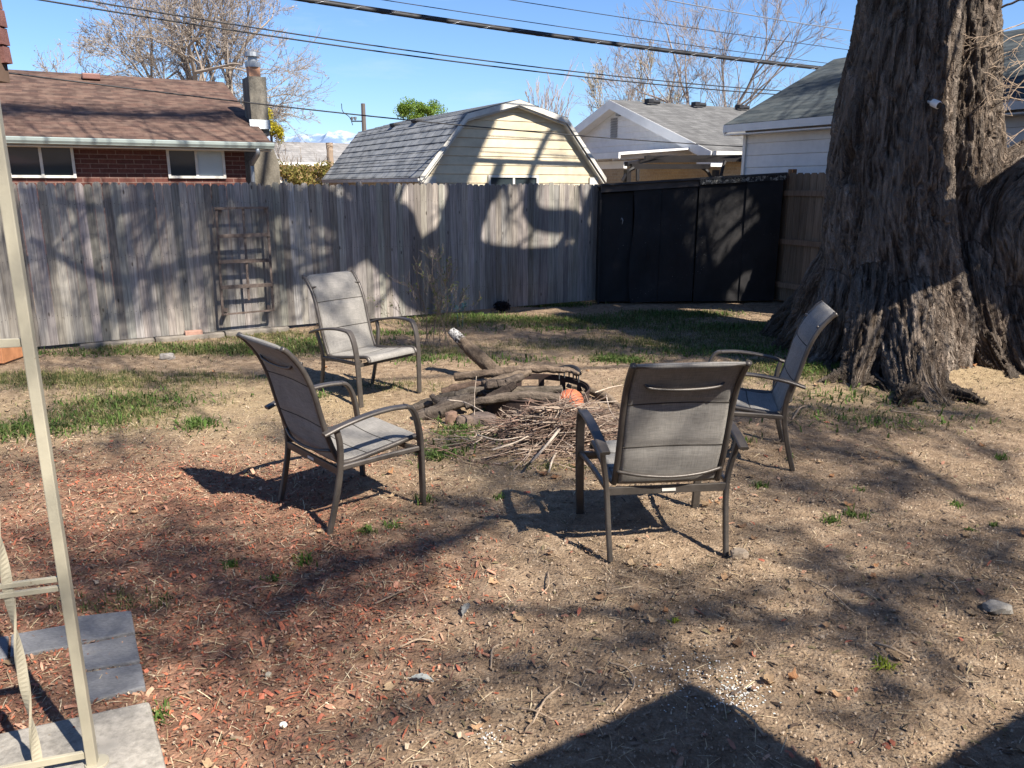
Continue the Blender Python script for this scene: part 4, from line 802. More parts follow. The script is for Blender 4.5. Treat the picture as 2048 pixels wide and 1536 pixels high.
wire('thin wire just above the thick cable bundle', (768, 0), (1700, 132), .006, wm, sag=.03)
wire('thin wire high at the top right, second from the top', (1022, 0), (1715, 102), .006, wm, sag=.02)
wire('topmost pale bare wire at the top right', (1332, 0), (1720, 64), .009, wg, sag=.02)
wire('lowest black wire, passing in front of the chimney and the shed gable', (17, 146), (1482, 293), .009, wm, ext=(6, 1.5), sag=.1)

# ============================================================= THE BIG TREE
TD = 8.3
stems = []   # each: list of (point, radius)
def stem(L): 
    P = np.array([PD(px, py, D) for px, py, rp, D in L]); Rr = np.array([rp/FPX*D for px, py, rp, D in L]); Q = spline(P, 6); rr = spline(np.stack([Rr, Rr, Rr], 1), 6)[:, 0]; stems.append((Q, rr)); return Q
stem([(1795, 770, 128, 8.3), (1785, 650, 138, 8.32), (1776, 520, 124, 8.3), (1775, 400, 114, 8.27), (1784, 250, 106, 8.25), (1800, 120, 98, 8.2), (1815, 0, 90, 8.2), (1822, -120, 84, 8.2), (1830, -260, 80, 8.3)])
stem([(1930, 470, 95, 8.7), (1925, 380, 78, 8.6), (1930, 280, 66, 8.5), (1934, 150, 56, 8.45), (1938, 0, 54, 8.4), (1950, -150, 52, 8.5), (1975, -300, 50, 8.6)])
# second leaning trunk on the right
stem([(2030, 740, 125, 8.75), (2015, 600, 140, 8.65), (2015, 480, 145, 8.6), (2085, 410, 130, 8.7), (2200, 330, 105, 8.8), (2340, 230, 95, 8.6), (2480, 100, 85, 8.5)])
stem([(1960, 350, 50, 8.6), (1930, 430, 70, 8.5), (1950, 560, 80, 8.5), (1960, 690, 85, 8.6)])
# buttress roots
def rootend(L_, dr):       # let the last root run out and dive under the soil
    Q, rr = stems[-1]; p = Q[-1]; r0 = rr[-1]; d = np.array([*dr, 0.]); d /= np.linalg.norm(d); P = [p+d*L_*t-np.array([0, 0, p[2]*min(1, t*1.2)+.16*t+.0]) for t in (.25, .5, .75, 1)]
    stems[-1] = (np.concatenate([Q, P]), np.concatenate([rr, [r0*.85, r0*.66, r0*.45, r0*.25]]))
    for k in (-1, 1):
        d2 = np.array([d[0]*.75-k*d[1]*.66, d[1]*.75+k*d[0]*.66, 0]); q0 = p+np.array([0, 0, -p[2]*.3]); stems.append((np.array([q0, q0+d2*L_*.35-[0, 0, q0[2]*.5], q0+d2*L_*.7-[0, 0, q0[2]*.95], q0+d2*L_*1.1-[0, 0, q0[2]+.10]]), np.array([r0*.6, r0*.5, r0*.32, r0*.15])))
stem([(1785, 260, 12, 8.4), (1792, 400, 38, 8.2), (1803, 500, 48, 8.06), (1818, 590, 54, 7.84), (1826, 665, 58, 7.56), (1832, 745, 56, 7.25), (1838, 795, 50, 7.15)]); rootend(.62, (-.02, -.5))
stem([(1735, 380, 20, 8.4), (1703, 480, 40, 8.4), (1672, 570, 58, 8.5), (1640, 640, 55, 8.7), (1590, 690, 32, 9.1), (1540, 712, 14, 9.3)])
stem([(1745, 430, 20, 8.3), (1722, 530, 50, 8.26), (1692, 620, 58, 8.15), (1672, 700, 42, 8.1), (1650, 735, 34, 8.1)]); rootend(.6, (-.5, -.3))
stem([(1762, 400, 18, 8.2), (1753, 510, 34, 8.03), (1742, 620, 38, 7.7), (1728, 700, 36, 7.6), (1715, 750, 34, 7.55)]); rootend(.5, (-.22, -.42))
stem([(1640, 560, 15, 9.2), (1603, 615, 26, 9.4), (1570, 650, 26, 9.7), (1530, 680, 14, 9.9)])
stem([(1945, 420, 25, 8.6), (1942, 520, 50, 8.3), (1962, 620, 42, 8.05), (1985, 700, 30, 7.95), (2010, 750, 26, 7.9)]); rootend(.6, (.15, -.5))
stem([(2010, 400, 25, 8.7), (2005, 510, 55, 8.4), (2025, 620, 48, 8.1), (2050, 710, 40, 7.9), (2085, 780, 34, 7.7)]); rootend(.6, (.3, -.5))
stem([(1905, 480, 25, 8.6), (1902, 600, 42, 8.35), (1905, 680, 45, 8.35), (1915, 735, 40, 8.4)]); rootend(.5, (0, -.4))
ub = MB()
for Q, rr in stems: ub.tube(Q, rr, 20)
tmp = ub.build('tmp_trunk', MT['twig']); rm = tmp.modifiers.new('r', 'REMESH'); rm.mode = 'VOXEL'; rm.voxel_size = .032; rm.adaptivity = 0
sm_ = tmp.modifiers.new('sm', 'SMOOTH'); sm_.iterations = 22; sm_.factor = .5
ss = tmp.modifiers.new('ss', 'SUBSURF'); ss.levels = 1; ss.render_levels = 1; ss.subdivision_type = 'SIMPLE'
bpy.context.view_layer.update(); dg = bpy.context.evaluated_depsgraph_get(); me = bpy.data.meshes.new_from_object(tmp.evaluated_get(dg)); bpy.data.objects.remove(tmp)
nv = len(me.vertices); co = np.empty(nv*3); me.vertices.foreach_get('co', co); co = co.reshape(-1, 3); no = np.empty(nv*3); me.vertices.foreach_get('normal', no); no = no.reshape(-1, 3)
best = np.full(nv, 1e9); al = np.zeros(nv); an = np.zeros(nv); rl_ = np.ones(nv); off0 = 0
bco = np.zeros((nv, 3)); bbest = np.full(nv, 1e9)
acc = np.zeros(nv); wsum = np.zeros(nv)
for si, (Q, rr) in enumerate(stems):
    cum = np.concatenate([[0], np.cumsum(np.linalg.norm(np.diff(Q, axis=0), axis=1))])
    bd = np.full(nv, 1e9); ba = np.zeros(nv); br = np.ones(nv); bP = np.zeros((nv, 3))
    for i in range(len(Q)-1):
        ab = Q[i+1]-Q[i]; t_ = np.clip(((co-Q[i])@ab)/np.dot(ab, ab), 0, 1); c_ = Q[i]+t_[:, None]*ab; dd = np.linalg.norm(co-c_, axis=1); r_ = rr[i]+(rr[i+1]-rr[i])*t_; sdv = dd-r_
        k = sdv < bd; bd[k] = sdv[k]; ba[k] = (cum[i]+t_*(cum[i+1]-cum[i]))[k]; br[k] = r_[k]; bP[k] = (co-c_)[k]
    T_ = Q[-1]-Q[0]; T_ /= np.linalg.norm(T_); ba = (co-Q[0])@T_; qp = np.maximum.accumulate((Q-Q[0])@T_); bP = co-np.stack([np.interp(ba, qp, Q[:, k]) for k in range(3)], 1); br = np.interp(ba, qp, rr); u_ = np.cross(T_, (0, 1., 0)); u_ /= np.linalg.norm(u_); v_ = np.cross(T_, u_); ang = np.arctan2(bP@v_, bP@u_)
    mk = bd < .12; wgt = np.zeros(nv); hbv = np.zeros(nv)
    # bark field for this stem: long ropy vertical ridges, broken into plates
    kk_ = bd < bbest; bbest[kk_] = bd[kk_]; R0 = np.clip(br, .32, .8); bco[kk_] = np.stack([np.sin(ang)*R0+si*.37, np.cos(ang)*R0, ba+si*1.3], 1)[kk_]
    sa, ca = np.sin(ang[mk]), np.cos(ang[mk]); L_ = ba[mk]; R_ = R0[mk]
    w1 = .8*fbm(L_*1.1, sa*1.5, ca*1.5+si, s=200, o=3)
    k1 = R_*15
    wa = .9*fbm(sa*R_*5, ca*R_*5, L_*2.2, s=240, o=2); f = 1-np.abs(fbm(sa*k1*.8+w1+wa, ca*k1*.8+w1*.7-wa, L_*1.5+si*7+wa*.6, s=210, o=3, g=.5))*3.0
    f2 = 1-np.abs(fbm(sa*k1*2.3+w1*2+wa*2, ca*k1*2.6, L_*6.5+si*3, s=220, o=2))*2.2
    big = fbm(sa*2.6, ca*2.6, L_*.8+si*5, s=230, o=2)
    hb = .050*np.clip(f, -.9, .75)+.016*np.clip(f2, -.6, 1)+.055*big
    wgt[mk] = np.exp(-28*np.clip(bd[mk], -.02, 2)); hbv[mk] = hb; acc += wgt*hbv; wsum += wgt
hb = acc/(wsum+1e-9); co2 = co+no*(hb-.02)[:, None]
me.vertices.foreach_set('co', co2.ravel()); me.update(); me.shade_smooth()
ab_ = me.attributes.new('bark', 'FLOAT_VECTOR', 'POINT'); ab_.data.foreach_set('vector', bco.ravel())
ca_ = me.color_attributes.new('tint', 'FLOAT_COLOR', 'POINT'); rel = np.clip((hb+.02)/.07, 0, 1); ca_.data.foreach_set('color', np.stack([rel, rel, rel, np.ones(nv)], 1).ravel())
bm_ = M('elm_bark', 1., 0); av = bm_.nd('ShaderNodeAttribute', attribute_name='bark')
def bmap(scl):
    m_ = bm_.nd('ShaderNodeMapping'); m_.inputs['Scale'].default_value = scl; bm_.ln(av.outputs['Vector'], m_.inputs[0]); return m_.outputs[0]
wv = bm_.nd('ShaderNodeTexNoise'); wv.inputs['Scale'].default_value = 3; bm_.ln(av.outputs['Vector'], wv.inputs[0])
def ridge(scl, det, dist):
    n_ = bm_.noise(1, det, .6, bmap(scl), dist); return bm_.mr(bm_.math('ABSOLUTE', bm_.math('SUBTRACT', n_, .5)), 0, .16, 1, 0)
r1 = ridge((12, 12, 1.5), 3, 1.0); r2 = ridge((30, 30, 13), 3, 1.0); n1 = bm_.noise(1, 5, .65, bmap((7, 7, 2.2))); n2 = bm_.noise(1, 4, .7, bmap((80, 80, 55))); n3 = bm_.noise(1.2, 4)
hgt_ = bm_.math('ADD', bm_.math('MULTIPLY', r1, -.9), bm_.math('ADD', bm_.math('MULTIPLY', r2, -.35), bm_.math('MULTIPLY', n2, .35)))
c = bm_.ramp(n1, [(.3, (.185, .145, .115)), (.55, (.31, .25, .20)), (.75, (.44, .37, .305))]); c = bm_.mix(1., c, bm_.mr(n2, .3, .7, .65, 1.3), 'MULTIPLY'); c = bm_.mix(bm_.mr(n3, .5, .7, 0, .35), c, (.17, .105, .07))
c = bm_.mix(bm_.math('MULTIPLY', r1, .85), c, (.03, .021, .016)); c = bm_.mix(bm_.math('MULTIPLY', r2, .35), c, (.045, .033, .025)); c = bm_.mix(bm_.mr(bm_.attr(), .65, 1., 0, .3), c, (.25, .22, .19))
bm_.color(c); bm_.bump(hgt_, 1., .035); MT['bark'] = bm_.m
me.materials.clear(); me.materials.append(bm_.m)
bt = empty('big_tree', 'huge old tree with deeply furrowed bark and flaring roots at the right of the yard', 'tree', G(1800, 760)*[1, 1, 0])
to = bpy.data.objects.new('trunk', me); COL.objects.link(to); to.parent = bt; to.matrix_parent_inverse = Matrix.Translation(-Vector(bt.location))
# limbs above the frame, laid where their shade falls in the yard
Th = np.array([PD(1830, -100, 8.2)[0], PD(1830, -100, 8.2)[1]]); Sh = SUN[:2]/np.linalg.norm(SUN[:2]); tel = math.tan(SEL)
def lift_plane(P, extra=0):   # go from the shaded spot P towards the sun until the upright plane through the trunk that faces the sun
    s = float(np.dot(Th-P[:2], Sh))+extra; return np.array([P[0]+Sh[0]*s, P[1]+Sh[1]*s, P[2]+s*tel])
def lift_h(P, h): s = (h-P[2])/tel; return np.array([P[0]+Sh[0]*s, P[1]+Sh[1]*s, h])
def FPp(px, py): return PL(px, py, F0, D1)
def GPp(px, py): return PL(px, py, gs0, D1)
limbs = []; rg = np.random.default_rng(301)
def limb(P, r0, r1, kidn=16, kl=1.6, kr=.35, dep=2, smooth=6):
    Q = spline(np.array(P), smooth); rr = np.linspace(r0, r1, len(Q)); limbs.append((Q, rr, kidn, kl, kr, dep))
top1 = stems[0][0][-1]; top2 = stems[1][0][-1]; top3 = stems[2][0][-1]
e=0
limb([top1, lift_plane(FPp(945, 560)), lift_plane(FPp(943, 380)), lift_plane(GPp(925, 300)), lift_plane(GPp(965, 225), .5)], .42, .30, 6, 1.2)
q = lift_plane(FPp(945, 590)); limb([q, lift_plane(FPp(830, 560), -.4), lift_plane(FPp(800, 470), -.5), lift_plane(FPp(760, 380), -.5), lift_plane(GPp(740, 300), -.5)], .30, .22, 14, 1.5)
limb([lift_plane(FPp(820, 560), -.4), lift_plane(FPp(650, 420)), lift_plane(FPp(520, 400)), lift_plane(FPp(300, 300)), lift_plane(FPp(100, 250))], .16, .07, 22, 1.9, .35, 3)
limb([top2, lift_plane(FPp(1190, 620), .5), lift_plane(FPp(1185, 520), .5), lift_plane(FPp(1150, 450), .5), lift_plane(FPp(1060, 380), .5), lift_plane(GPp(1000, 330), .5)], .20, .10, 3, .8)
limb([lift_plane(FPp(1150, 450), .5), lift_plane(FPp(1090, 520), .3), lift_plane(FPp(985, 575), .2), lift_plane(FPp(850, 590))], .06, .03, 2, .7)
limb([lift_plane(FPp(1165, 470), .5), lift_plane(FPp(1180, 400), .5), lift_plane(GPp(1080, 300), .5), lift_plane(GPp(1130, 270), .5)], .10, .05, 8, 1.0)
def lift_s(P, s_): return np.array([P[0]+Sh[0]*s_, P[1]+Sh[1]*s_, P[2]+s_*tel])
def SHp(px, py): return PL(px, py, SP(0, 0), dS)
# heavy low limbs of the leaning trunk, standing between the sun and the main trunk
limb([top3, lift_s(PD(1770, 560, 7.7), 2.6), lift_s(PD(1760, 420, 7.7), 2.9), lift_s(PD(1745, 250, 7.7), 3.2), lift_s(PD(1760, 60, 7.7), 3.6), lift_s(PD(1780, -150, 7.7), 4.0)], .34, .24, 5, 1.0, .3, 2)
limb([top3, lift_s(PD(1850, 500, 7.7), 2.4), lift_s(PD(1850, 340, 7.7), 2.7), lift_s(PD(1835, 150, 7.7), 3.0), lift_s(PD(1850, -50, 7.7), 3.4), lift_s(PD(1900, -200, 7.7), 4.0)], .33, .22, 5, 1.0, .3, 2)
limb([lift_s(PD(1760, 420, 7.7), 2.9), lift_s(PD(1690, 560, 8.0), 2.6), lift_s(PD(1640, 660, 8.3), 2.8)], .20, .10, 6, .9, .3, 2)
limb([top3, lift_s(PD(2040, 560, 8.1), 2.6), lift_s(PD(1990, 480, 8.1), 2.8), lift_s(PD(1960, 400, 8.1), 3.2)], .34, .2, 6, .9, .3, 2)
limb([top3, lift_s(PD(2080, 690, 7.9), 2.2), lift_s(PD(2000, 640, 8.0), 2.2), lift_s(PD(1930, 580, 8.0), 2.6)], .2, .12, 6, .8, .3, 2)
# limbs whose shade falls on the black shed and the ground before it
limb([top3, lift_plane(SHp(1540, 560), 1.6), lift_plane(SHp(1500, 500), 1.6), lift_plane(SHp(1440, 560), 1.6), lift_plane(SHp(1380, 600), 1.6)], .30, .16, 10, 1.2, .3, 3)
limb([top3, lift_plane(SHp(1330, 600), 2.2), lift_plane(SHp(1300, 470), 2.2), lift_plane(SHp(1250, 380), 2.2)], .42, .30, 10, 1.2, .3, 3)
limb([top3, lift_plane(SHp(1535, 480), 1.8), lift_plane(SHp(1530, 400), 1.8), lift_plane(SHp(1480, 345), 1.8)], .26, .14, 10, 1.2, .3, 3)
for path, r0, r1, kn in (([(1500, 790, 6.0), (1150, 960, 6.6), (800, 1110, 7.0), (480, 1160, 7.6), (150, 1100, 8.0)], .022, .012, 5),
                     ([(1900, 960, 5.5), (1500, 1180, 6.2), (1100, 1320, 6.6), (800, 1430, 6.9), (560, 1520, 7)], .015, .010, 3),
                     ([(1400, 700, 7), (1000, 740, 7.6), (650, 760, 8), (300, 740, 8.4), (20, 720, 8.6)], .04, .02, 6),
                     ([(1950, 880, 5.4), (1700, 960, 5.8), (1500, 930, 6.2), (1250, 900, 6.5)], .022, .012, 6),
                     ([(2048, 1050, 5.2), (1850, 1150, 5.6), (1600, 1250, 6)], .018, .01, 5)):
    pts_ = [lift_h(G(a, b), h+3) for a, b, h in path]; limb([top2]+pts_, r0*1.2, r1, kn, 1.1, .3, 2)
for path in ([(640, 330), (450, 320), (250, 420), (40, 380)], [(600, 560), (420, 520), (230, 560), (60, 480)]):
    limb([lift_plane(FPp(800, 470), -.5)]+[lift_plane(FPp(a, b), -1.5-k*.6) for k, (a, b) in enumerate(path)], .08, .03, 5, 1.1, .3, 2)
limb([lift_plane(FPp(760, 380), -.5)]+[lift_plane(PL(a, b, BH(0, 0, 1.5), D1), -1) for a, b in ((520, 250), (350, 235), (180, 240), (30, 235))], .09, .04, 5, 1.1, .3, 2)
lm = MB(); tips = []
tw = MB()
for Q, rr, kn, kl, kr, dep in limbs:
    lm.tube(Q, rr, 9, wob=.06)
    n = len(Q)
    for k in range(kn):
        i = rg.integers(int(n*.3), n-1); d = Q[i+1]-Q[i]; d /= np.linalg.norm(d); dd = d*.5+rg.normal(0, .75, 3)+[0, 0, .1]
        grow(tw, Q[i], dd, kl*rg.uniform(.5, 1.2), max(.012, rr[i]*kr*rg.uniform(.5, 1)), dep, rg, (3, 5), .55, .05, 4, 4, .62, tips=tips, minr=.0035)
allpts = np.concatenate([Q for Q, *_ in limbs]); rc = np.random.default_rng(333)
def cluster(c, rx, strength, nrm):      # a dense spray of twigs round c, joined to the nearest limb
    q = allpts[np.argmin(np.linalg.norm(allpts-c, axis=1)+6*(allpts[:, 2] > c[2]+2))]
    m1 = (q+c)/2+rc.normal(0, .12, 3); tw.tube(spline([q, m1, c], 4), np.linspace(.022, .009, 9), 4, cap=False)
    n = int(strength*rx*rx*820)
    for _ in range(n):
        d = rc.normal(0, 1, 3); d /= np.linalg.norm(d); p = c+rc.normal(0, .42, 3)*rx; e = p+d*rc.uniform(.15, .45)*min(1.3, .5+rx); m_ = (p+e)/2+rc.normal(0, .03, 3)
        tw.tube([p, m_, e], [.006, .0045, .003], 3, cap=False); tips.append([p, m_, e])
GB = [(700, 1130, .26, 1), (560, 1190, .26, 1), (820, 1070, .24, 1), (900, 1010, .2, .9), (440, 1150, .3, 1), (330, 1090, .3, .9), (540, 1290, .3, 1), (420, 1330, .22, .8), (380, 1020, .25, .7), (820, 1420, .2, 1), (870, 1370, .16, .8), (610, 1470, .2, 1), (1050, 1310, .2, .6), (180, 1180, .3, .8), (60, 1120, .3, .7), (250, 1230, .3, .8), (120, 1430, .25, .8),
      (1330, 1160, .22, 1), (1290, 1200, .16, .7), (1480, 1210, .2, .9), (1660, 1110, .22, 1), (1560, 1060, .2, .8), (1780, 1160, .2, .9), (1880, 1320, .2, .9), (1590, 1280, .22, .9), (1700, 1230, .18, .6), (1950, 1180, .18, .6), (1800, 1050, .25, .8), (1920, 980, .25, .9), (1250, 1290, .2, .6), (1150, 1240, .16, .4), (2000, 1120, .2, .8), (1400, 1320, .2, .5), (1750, 1400, .2, .4),
      (1520, 880, .35, 1), (1620, 850, .35, 1.1), (1700, 900, .3, .9), (1560, 960, .3, 1), (1750, 830, .4, 1), (1850, 800, .35, .9), (1950, 830, .3, .7), (1660, 980, .25, .7), (1400, 780, .4, .9), (1480, 820, .35, 1), (1300, 700, .4, .8), (1990, 900, .25, .7),
      (520, 745, .35, 1), (380, 750, .3, .8), (250, 885, .3, .8), (100, 830, .35, .7), (60, 940, .35, .6), (600, 860, .3, .9), (180, 700, .35, .8), (480, 700, .4, .9), (650, 700, .4, 1), (800, 700, .35, .9), (330, 800, .3, .5), (1000, 930, .3, .8), (960, 1000, .24, .8), (850, 880, .25, .6), (60, 760, .3, .7)]
GB += [(900, 690, .45, 1.2), (1000, 655, .5, 1.5), (1100, 680, .5, 1.4), (1200, 690, .5, 1.3), (1300, 665, .5, 1.4), (1060, 715, .35, .9), (870, 650, .45, 1.3), (1400, 700, .5, 1.2), (1150, 650, .5, 1.4), (1480, 690, .5, 1.2), (780, 680, .4, 1), (960, 705, .3, 1)]
GB += [(rc.uniform(0, 2048), rc.uniform(760, 1500), rc.uniform(.07, .15), rc.uniform(.6, 1.3)) for _ in range(45)]
for px, py, r_, st_ in GB: cluster(lift_h(G(px, py), rc.uniform(7, 9)), r_*1.3, st_*(1.15 if py < 1250 else .6), None)
FB = [(90, 440, .25, .9), (200, 430, .22, .8), (215, 520, .22, .9), (260, 400, .3, .9), (350, 380, .35, 1.1), (430, 400, .35, 1.2), (520, 390, .35, 1.2), (590, 400, .3, 1.1), (370, 480, .3, 1.1), (400, 560, .25, .9), (330, 590, .25, .8), (260, 560, .25, .9), (160, 600, .2, .6), (480, 470, .3, 1), (580, 500, .3, 1.1), (620, 450, .3, 1), (660, 560, .3, 1), (690, 460, .35, 1.2), (720, 390, .3, 1), (560, 600, .25, .7), (640, 610, .25, .9), (420, 630, .25, .7), (300, 480, .25, .7), (130, 520, .2, .5), (60, 590, .2, .5), (1170, 400, .25, 1), (1060, 390, .25, .9), (240, 640, .2, .6)]
FB += [(rc.uniform(20, 740), rc.uniform(380, 640), rc.uniform(.10, .2), rc.uniform(.5, 1.1)) for _ in range(60)]
for px, py, r_, st_ in FB: cluster(lift_s(FPp(px, py), rc.uniform(4.5, 7)), r_*1.15, st_*.9, None)
for px in range(-20, 470, 48):
    for py in (222, 252): cluster(lift_s(PL(px+rc.uniform(-15, 15), py+rc.uniform(-8, 8), BH(0, 0, 1.6), D1), rc.uniform(6, 8)), rc.uniform(.38, .5), rc.uniform(.35, 1.1), None)
for px, py, r_ in ((1250, 420, .4), (1300, 520, .4), (1230, 560, .4), (1350, 440, .4), (1340, 580, .4), (1450, 380, .3), (1270, 370, .4), (1225, 480, .4), (1370, 380, .35), (1370, 520, .4), (1240, 600, .4), (1540, 400, .3), (1530, 460, .3)): cluster(lift_s(SHp(px, py), 5.5), r_, 1.6, None)
for px, py, r_ in ((1690, 330, .3), (1720, 480, .3), (1900, 480, .35), (1840, 560, .25), (1660, 600, .35), (1700, 680, .3), (1960, 520, .35), (2020, 560, .35), (1930, 640, .3), (1750, 100, .3)): cluster(lift_s(PD(px, py, 7.9), 2.6), r_, .7, None)
for px, py in ((1560, 170), (1650, 170), (1620, 210), (1580, 215)): cluster(lift_s(PL(px, py, GG(0, 0, 1), D2), 5), .45, .8, None)
def cull(mb):
    V = np.concatenate(mb.v); F = np.concatenate([np.asarray(f, int) for f in mb.f]); c_ = V[F].mean(1)-C0; D_ = c_[:, 1]*math.cos(PIT)-c_[:, 2]*math.sin(PIT); U_ = (c_[:, 1]*math.sin(PIT)+c_[:, 2]*math.cos(PIT))
    px = 1024+FPX*c_[:, 0]/np.maximum(D_, .01); py = 768-FPX*U_/np.maximum(D_, .01); k = (D_ > .1) & (py > -12) & (py < 1600) & (px > -30) & (px < 2080); mb.v = [V]; mb.f = [F[~k]]; mb.c = [np.concatenate(mb.c)]; mb.n = len(V); return mb
cull(tw); tips = [t for t in tips if not (lambda q: q[1]*math.cos(PIT)-(q[2]-HC)*math.sin(PIT) > .1 and 768-FPX*(q[1]*math.sin(PIT)+(q[2]-HC)*math.cos(PIT))/(q[1]*math.cos(PIT)-(q[2]-HC)*math.sin(PIT)) > -25)(t[-1]+np.array([0, 0, -.15]))]
lo = lm.build('limbs', MT['bark'], bt, smooth=True); lo.matrix_parent_inverse = Matrix.Translation(-Vector(bt.location))
to2 = tw.build('twigs', MT['twig'], bt, col=False); to2.matrix_parent_inverse = Matrix.Translation(-Vector(bt.location))
print('twig faces', sum(len(f) for f in tw.f), 'tips', len(tips))
NB = 24000; lb = MB(); r = np.random.default_rng(303); T_ = [tips[i] for i in r.integers(0, len(tips), NB)]; P = np.array([t[r.integers(1, len(t))] for t in T_])+r.normal(0, .02, (NB, 3)); a = r.normal(0, 1, (NB, 3)); b = r.normal(0, 1, (NB, 3))
V = np.stack([P-a*.011, P+b*.008, P+a*.011, P-b*.008], 1).reshape(-1, 3); i = np.arange(NB)[:, None]*4; lb.add(V, (i+np.array([[0, 1, 2, 3]])).astype(int), (.2, .2, .08)); bo2 = lb.build('buds', MT['leafm'], bt, col=True); bo2.matrix_parent_inverse = Matrix.Translation(-Vector(bt.location)); bo2['kind'] = 'stuff'
# hanging strip of bark
b_ = MB(); b_.tube(spline([PD(1705, 170, 7.9), PD(1690, 225, 7.95), PD(1676, 270, 7.95), PD(1665, 312, 7.95)]), np.linspace(.03, .012, 19), 6, wob=.25, squash=.4); o = b_.build('loose_bark', MT['bark'], bt); o.matrix_parent_inverse = Matrix.Translation(-Vector(bt.location))
# bare twigs right of the trunk (low branch of the big tree)
b_ = MB(); rg2 = np.random.default_rng(311); tp_ = []
for k in range(7): grow(b_, PD(2075, 30+35*k, 8.0+.1*k), (-.75, -.1, rg2.uniform(-.6, .1)), .45, .008, 3, rg2, (2, 4), .5, -.05, 4, 4, .7, col=(.34, .26, .19), tips=tp_, minr=.0025)
b_.tube(spline([PD(1990, 22, 8.3), PD(2020, 8, 8.2), PD(2060, 10, 8.1), PD(2110, 150, 8)]), .012, 6, col=(.1, .08, .07)); o = b_.build('low_twigs', MT['twig'], bt, col=True); o.matrix_parent_inverse = Matrix.Translation(-Vector(bt.location))
# security camera screwed to the bark
q = PD(1872, 208, 7.62); sco = empty('security_camera', 'small white security camera fixed to the bark of the big tree', 'camera', q)
def ball(mb, c, r_, sc3=(1, 1, 1), n=16, m_=10, col=None):
    A = np.linspace(0, 2*PI, n, endpoint=False); B = np.linspace(-PI/2, PI/2, m_); V = [np.array(c)+r_*np.array(sc3)*np.array([math.cos(b)*math.cos(a), math.cos(b)*math.sin(a), math.sin(b)]) for b in B for a in A]
    F = [(j*n+i, j*n+(i+1) % n, (j+1)*n+(i+1) % n, (j+1)*n+i) for j in range(m_-1) for i in range(n)]; mb.add(V, F, col)
fd = np.array([.35, -.85, -.38]); fd /= np.linalg.norm(fd)
b_ = MB(); b_.tube([-fd*.05, -fd*.045, fd*.03, fd*.04], [.02, .036, .038, .034], 18); b_.tube([(-.03, .12, .03), (-.02, .05, .02), (0, .02, 0)], .014, 8); b_.build('body', MT['white'], sco, smooth=False, bevel=.003)
b_ = MB(); b_.tube([fd*.0401, fd*.045], [.030, .028], 18); b_.tube([fd*.0451, fd*.048], [.013, .011], 14); b_.build('lens', MT['dark'], sco)

# ============================================================= PATIO CHAIRS
fab = M('sling_fabric', .8, .2); sp = fab.nd('ShaderNodeSeparateXYZ'); fab.ln(fab.tc.outputs['Object'], sp.inputs[0])
ux = fab.noise(1, 3, .6, fab.mapc((420, 18, 18))); uy = fab.noise(1, 3, .6, fab.mapc((14, 330, 330))); big = fab.noise(5, 5, .6)
c = fab.ramp(ux, [(.32, (.165, .156, .143)), (.65, (.315, .298, .27))]); c = fab.mix(.5, c, fab.ramp(uy, [(.32, (.148, .14, .13)), (.65, (.33, .31, .282))])); c = fab.mix(1., c, fab.mr(big, .3, .7, .82, 1.12), 'MULTIPLY')
fab.color(c); fab.bump(fab.math('ADD', ux, uy), .35, .002)
tr_ = fab.nd('ShaderNodeBsdfTranslucent'); fab.ln(c, tr_.inputs[0]); mxs = fab.nd('ShaderNodeMixShader'); mxs.inputs[0].default_value = .06; fab.ln(fab.b.outputs[0], mxs.inputs[1]); fab.ln(tr_.outputs[0], mxs.inputs[2]); fab.ln(mxs.outputs[0], fab.t.nodes['Material Output'].inputs[0])
def sling(prof, hw_, seams, th, sag, name, parent):
    n, nx_ = len(prof), 25; prof = np.array(prof); s_ = np.concatenate([[0], np.cumsum(np.hypot(*np.diff(prof, axis=0).T))]); s_ /= s_[-1]; T = np.gradient(prof, axis=0); T /= np.hypot(*T.T)[:, None]; Nn = np.stack([-T[:, 1], T[:, 0]], 1)
    X = np.linspace(-1, 1, nx_); V = []; 
    for side in (1, -1):
        for i in range(n):
            pf = 1.
            for q in seams: pf = min(pf, (abs(s_[i]-q)/.05))
            pf = min(pf, s_[i]/.04+.1, (1-s_[i])/.04+.1); pf = math.sqrt(max(0, min(1, pf)))
            for x in X:
                puff = th*(.25+.75*pf*(1-abs(x)**6)); sg = -sag*(1-x*x)*math.sin(PI*min(1, max(0, s_[i])))
                o = sg+side*puff*.5; V.append((x*hw_, prof[i][0]+Nn[i][0]*o, prof[i][1]+Nn[i][1]*o))
    F = []; K = n*nx_
    for i in range(n-1):
        for j in range(nx_-1):
            a = i*nx_+j; F.append((a, a+1, a+nx_+1, a+nx_)); F.append((K+a, K+a+nx_, K+a+nx_+1, K+a+1))
    for i in range(n-1):
        for j in (0, nx_-1): a = i*nx_+j; F.append((a, a+nx_, K+a+nx_, K+a) if j == 0 else (a, K+a, K+a+nx_, a+nx_))
    for j in range(nx_-1):
        for i in (0, n-1): a = i*nx_+j; F.append((a, K+a, K+a+1, a+1) if i == 0 else (a, a+1, K+a+1, K+a))
    mb = MB(); mb.add(V, F)
    ob = mb.build(name, fab.m, parent, smooth=True)
    for q in seams:
        i = int(np.argmin(abs(s_-q))); sm3 = MB(); row = np.concatenate([np.array(V[i*nx_:(i+1)*nx_]), np.array(V[K+i*nx_:K+(i+1)*nx_])[::-1]]); sm3.tube(row, .0035, 5, cap=True); sm3.build('shaded_seam', MT['shaded_seam'], ob)
    return ob
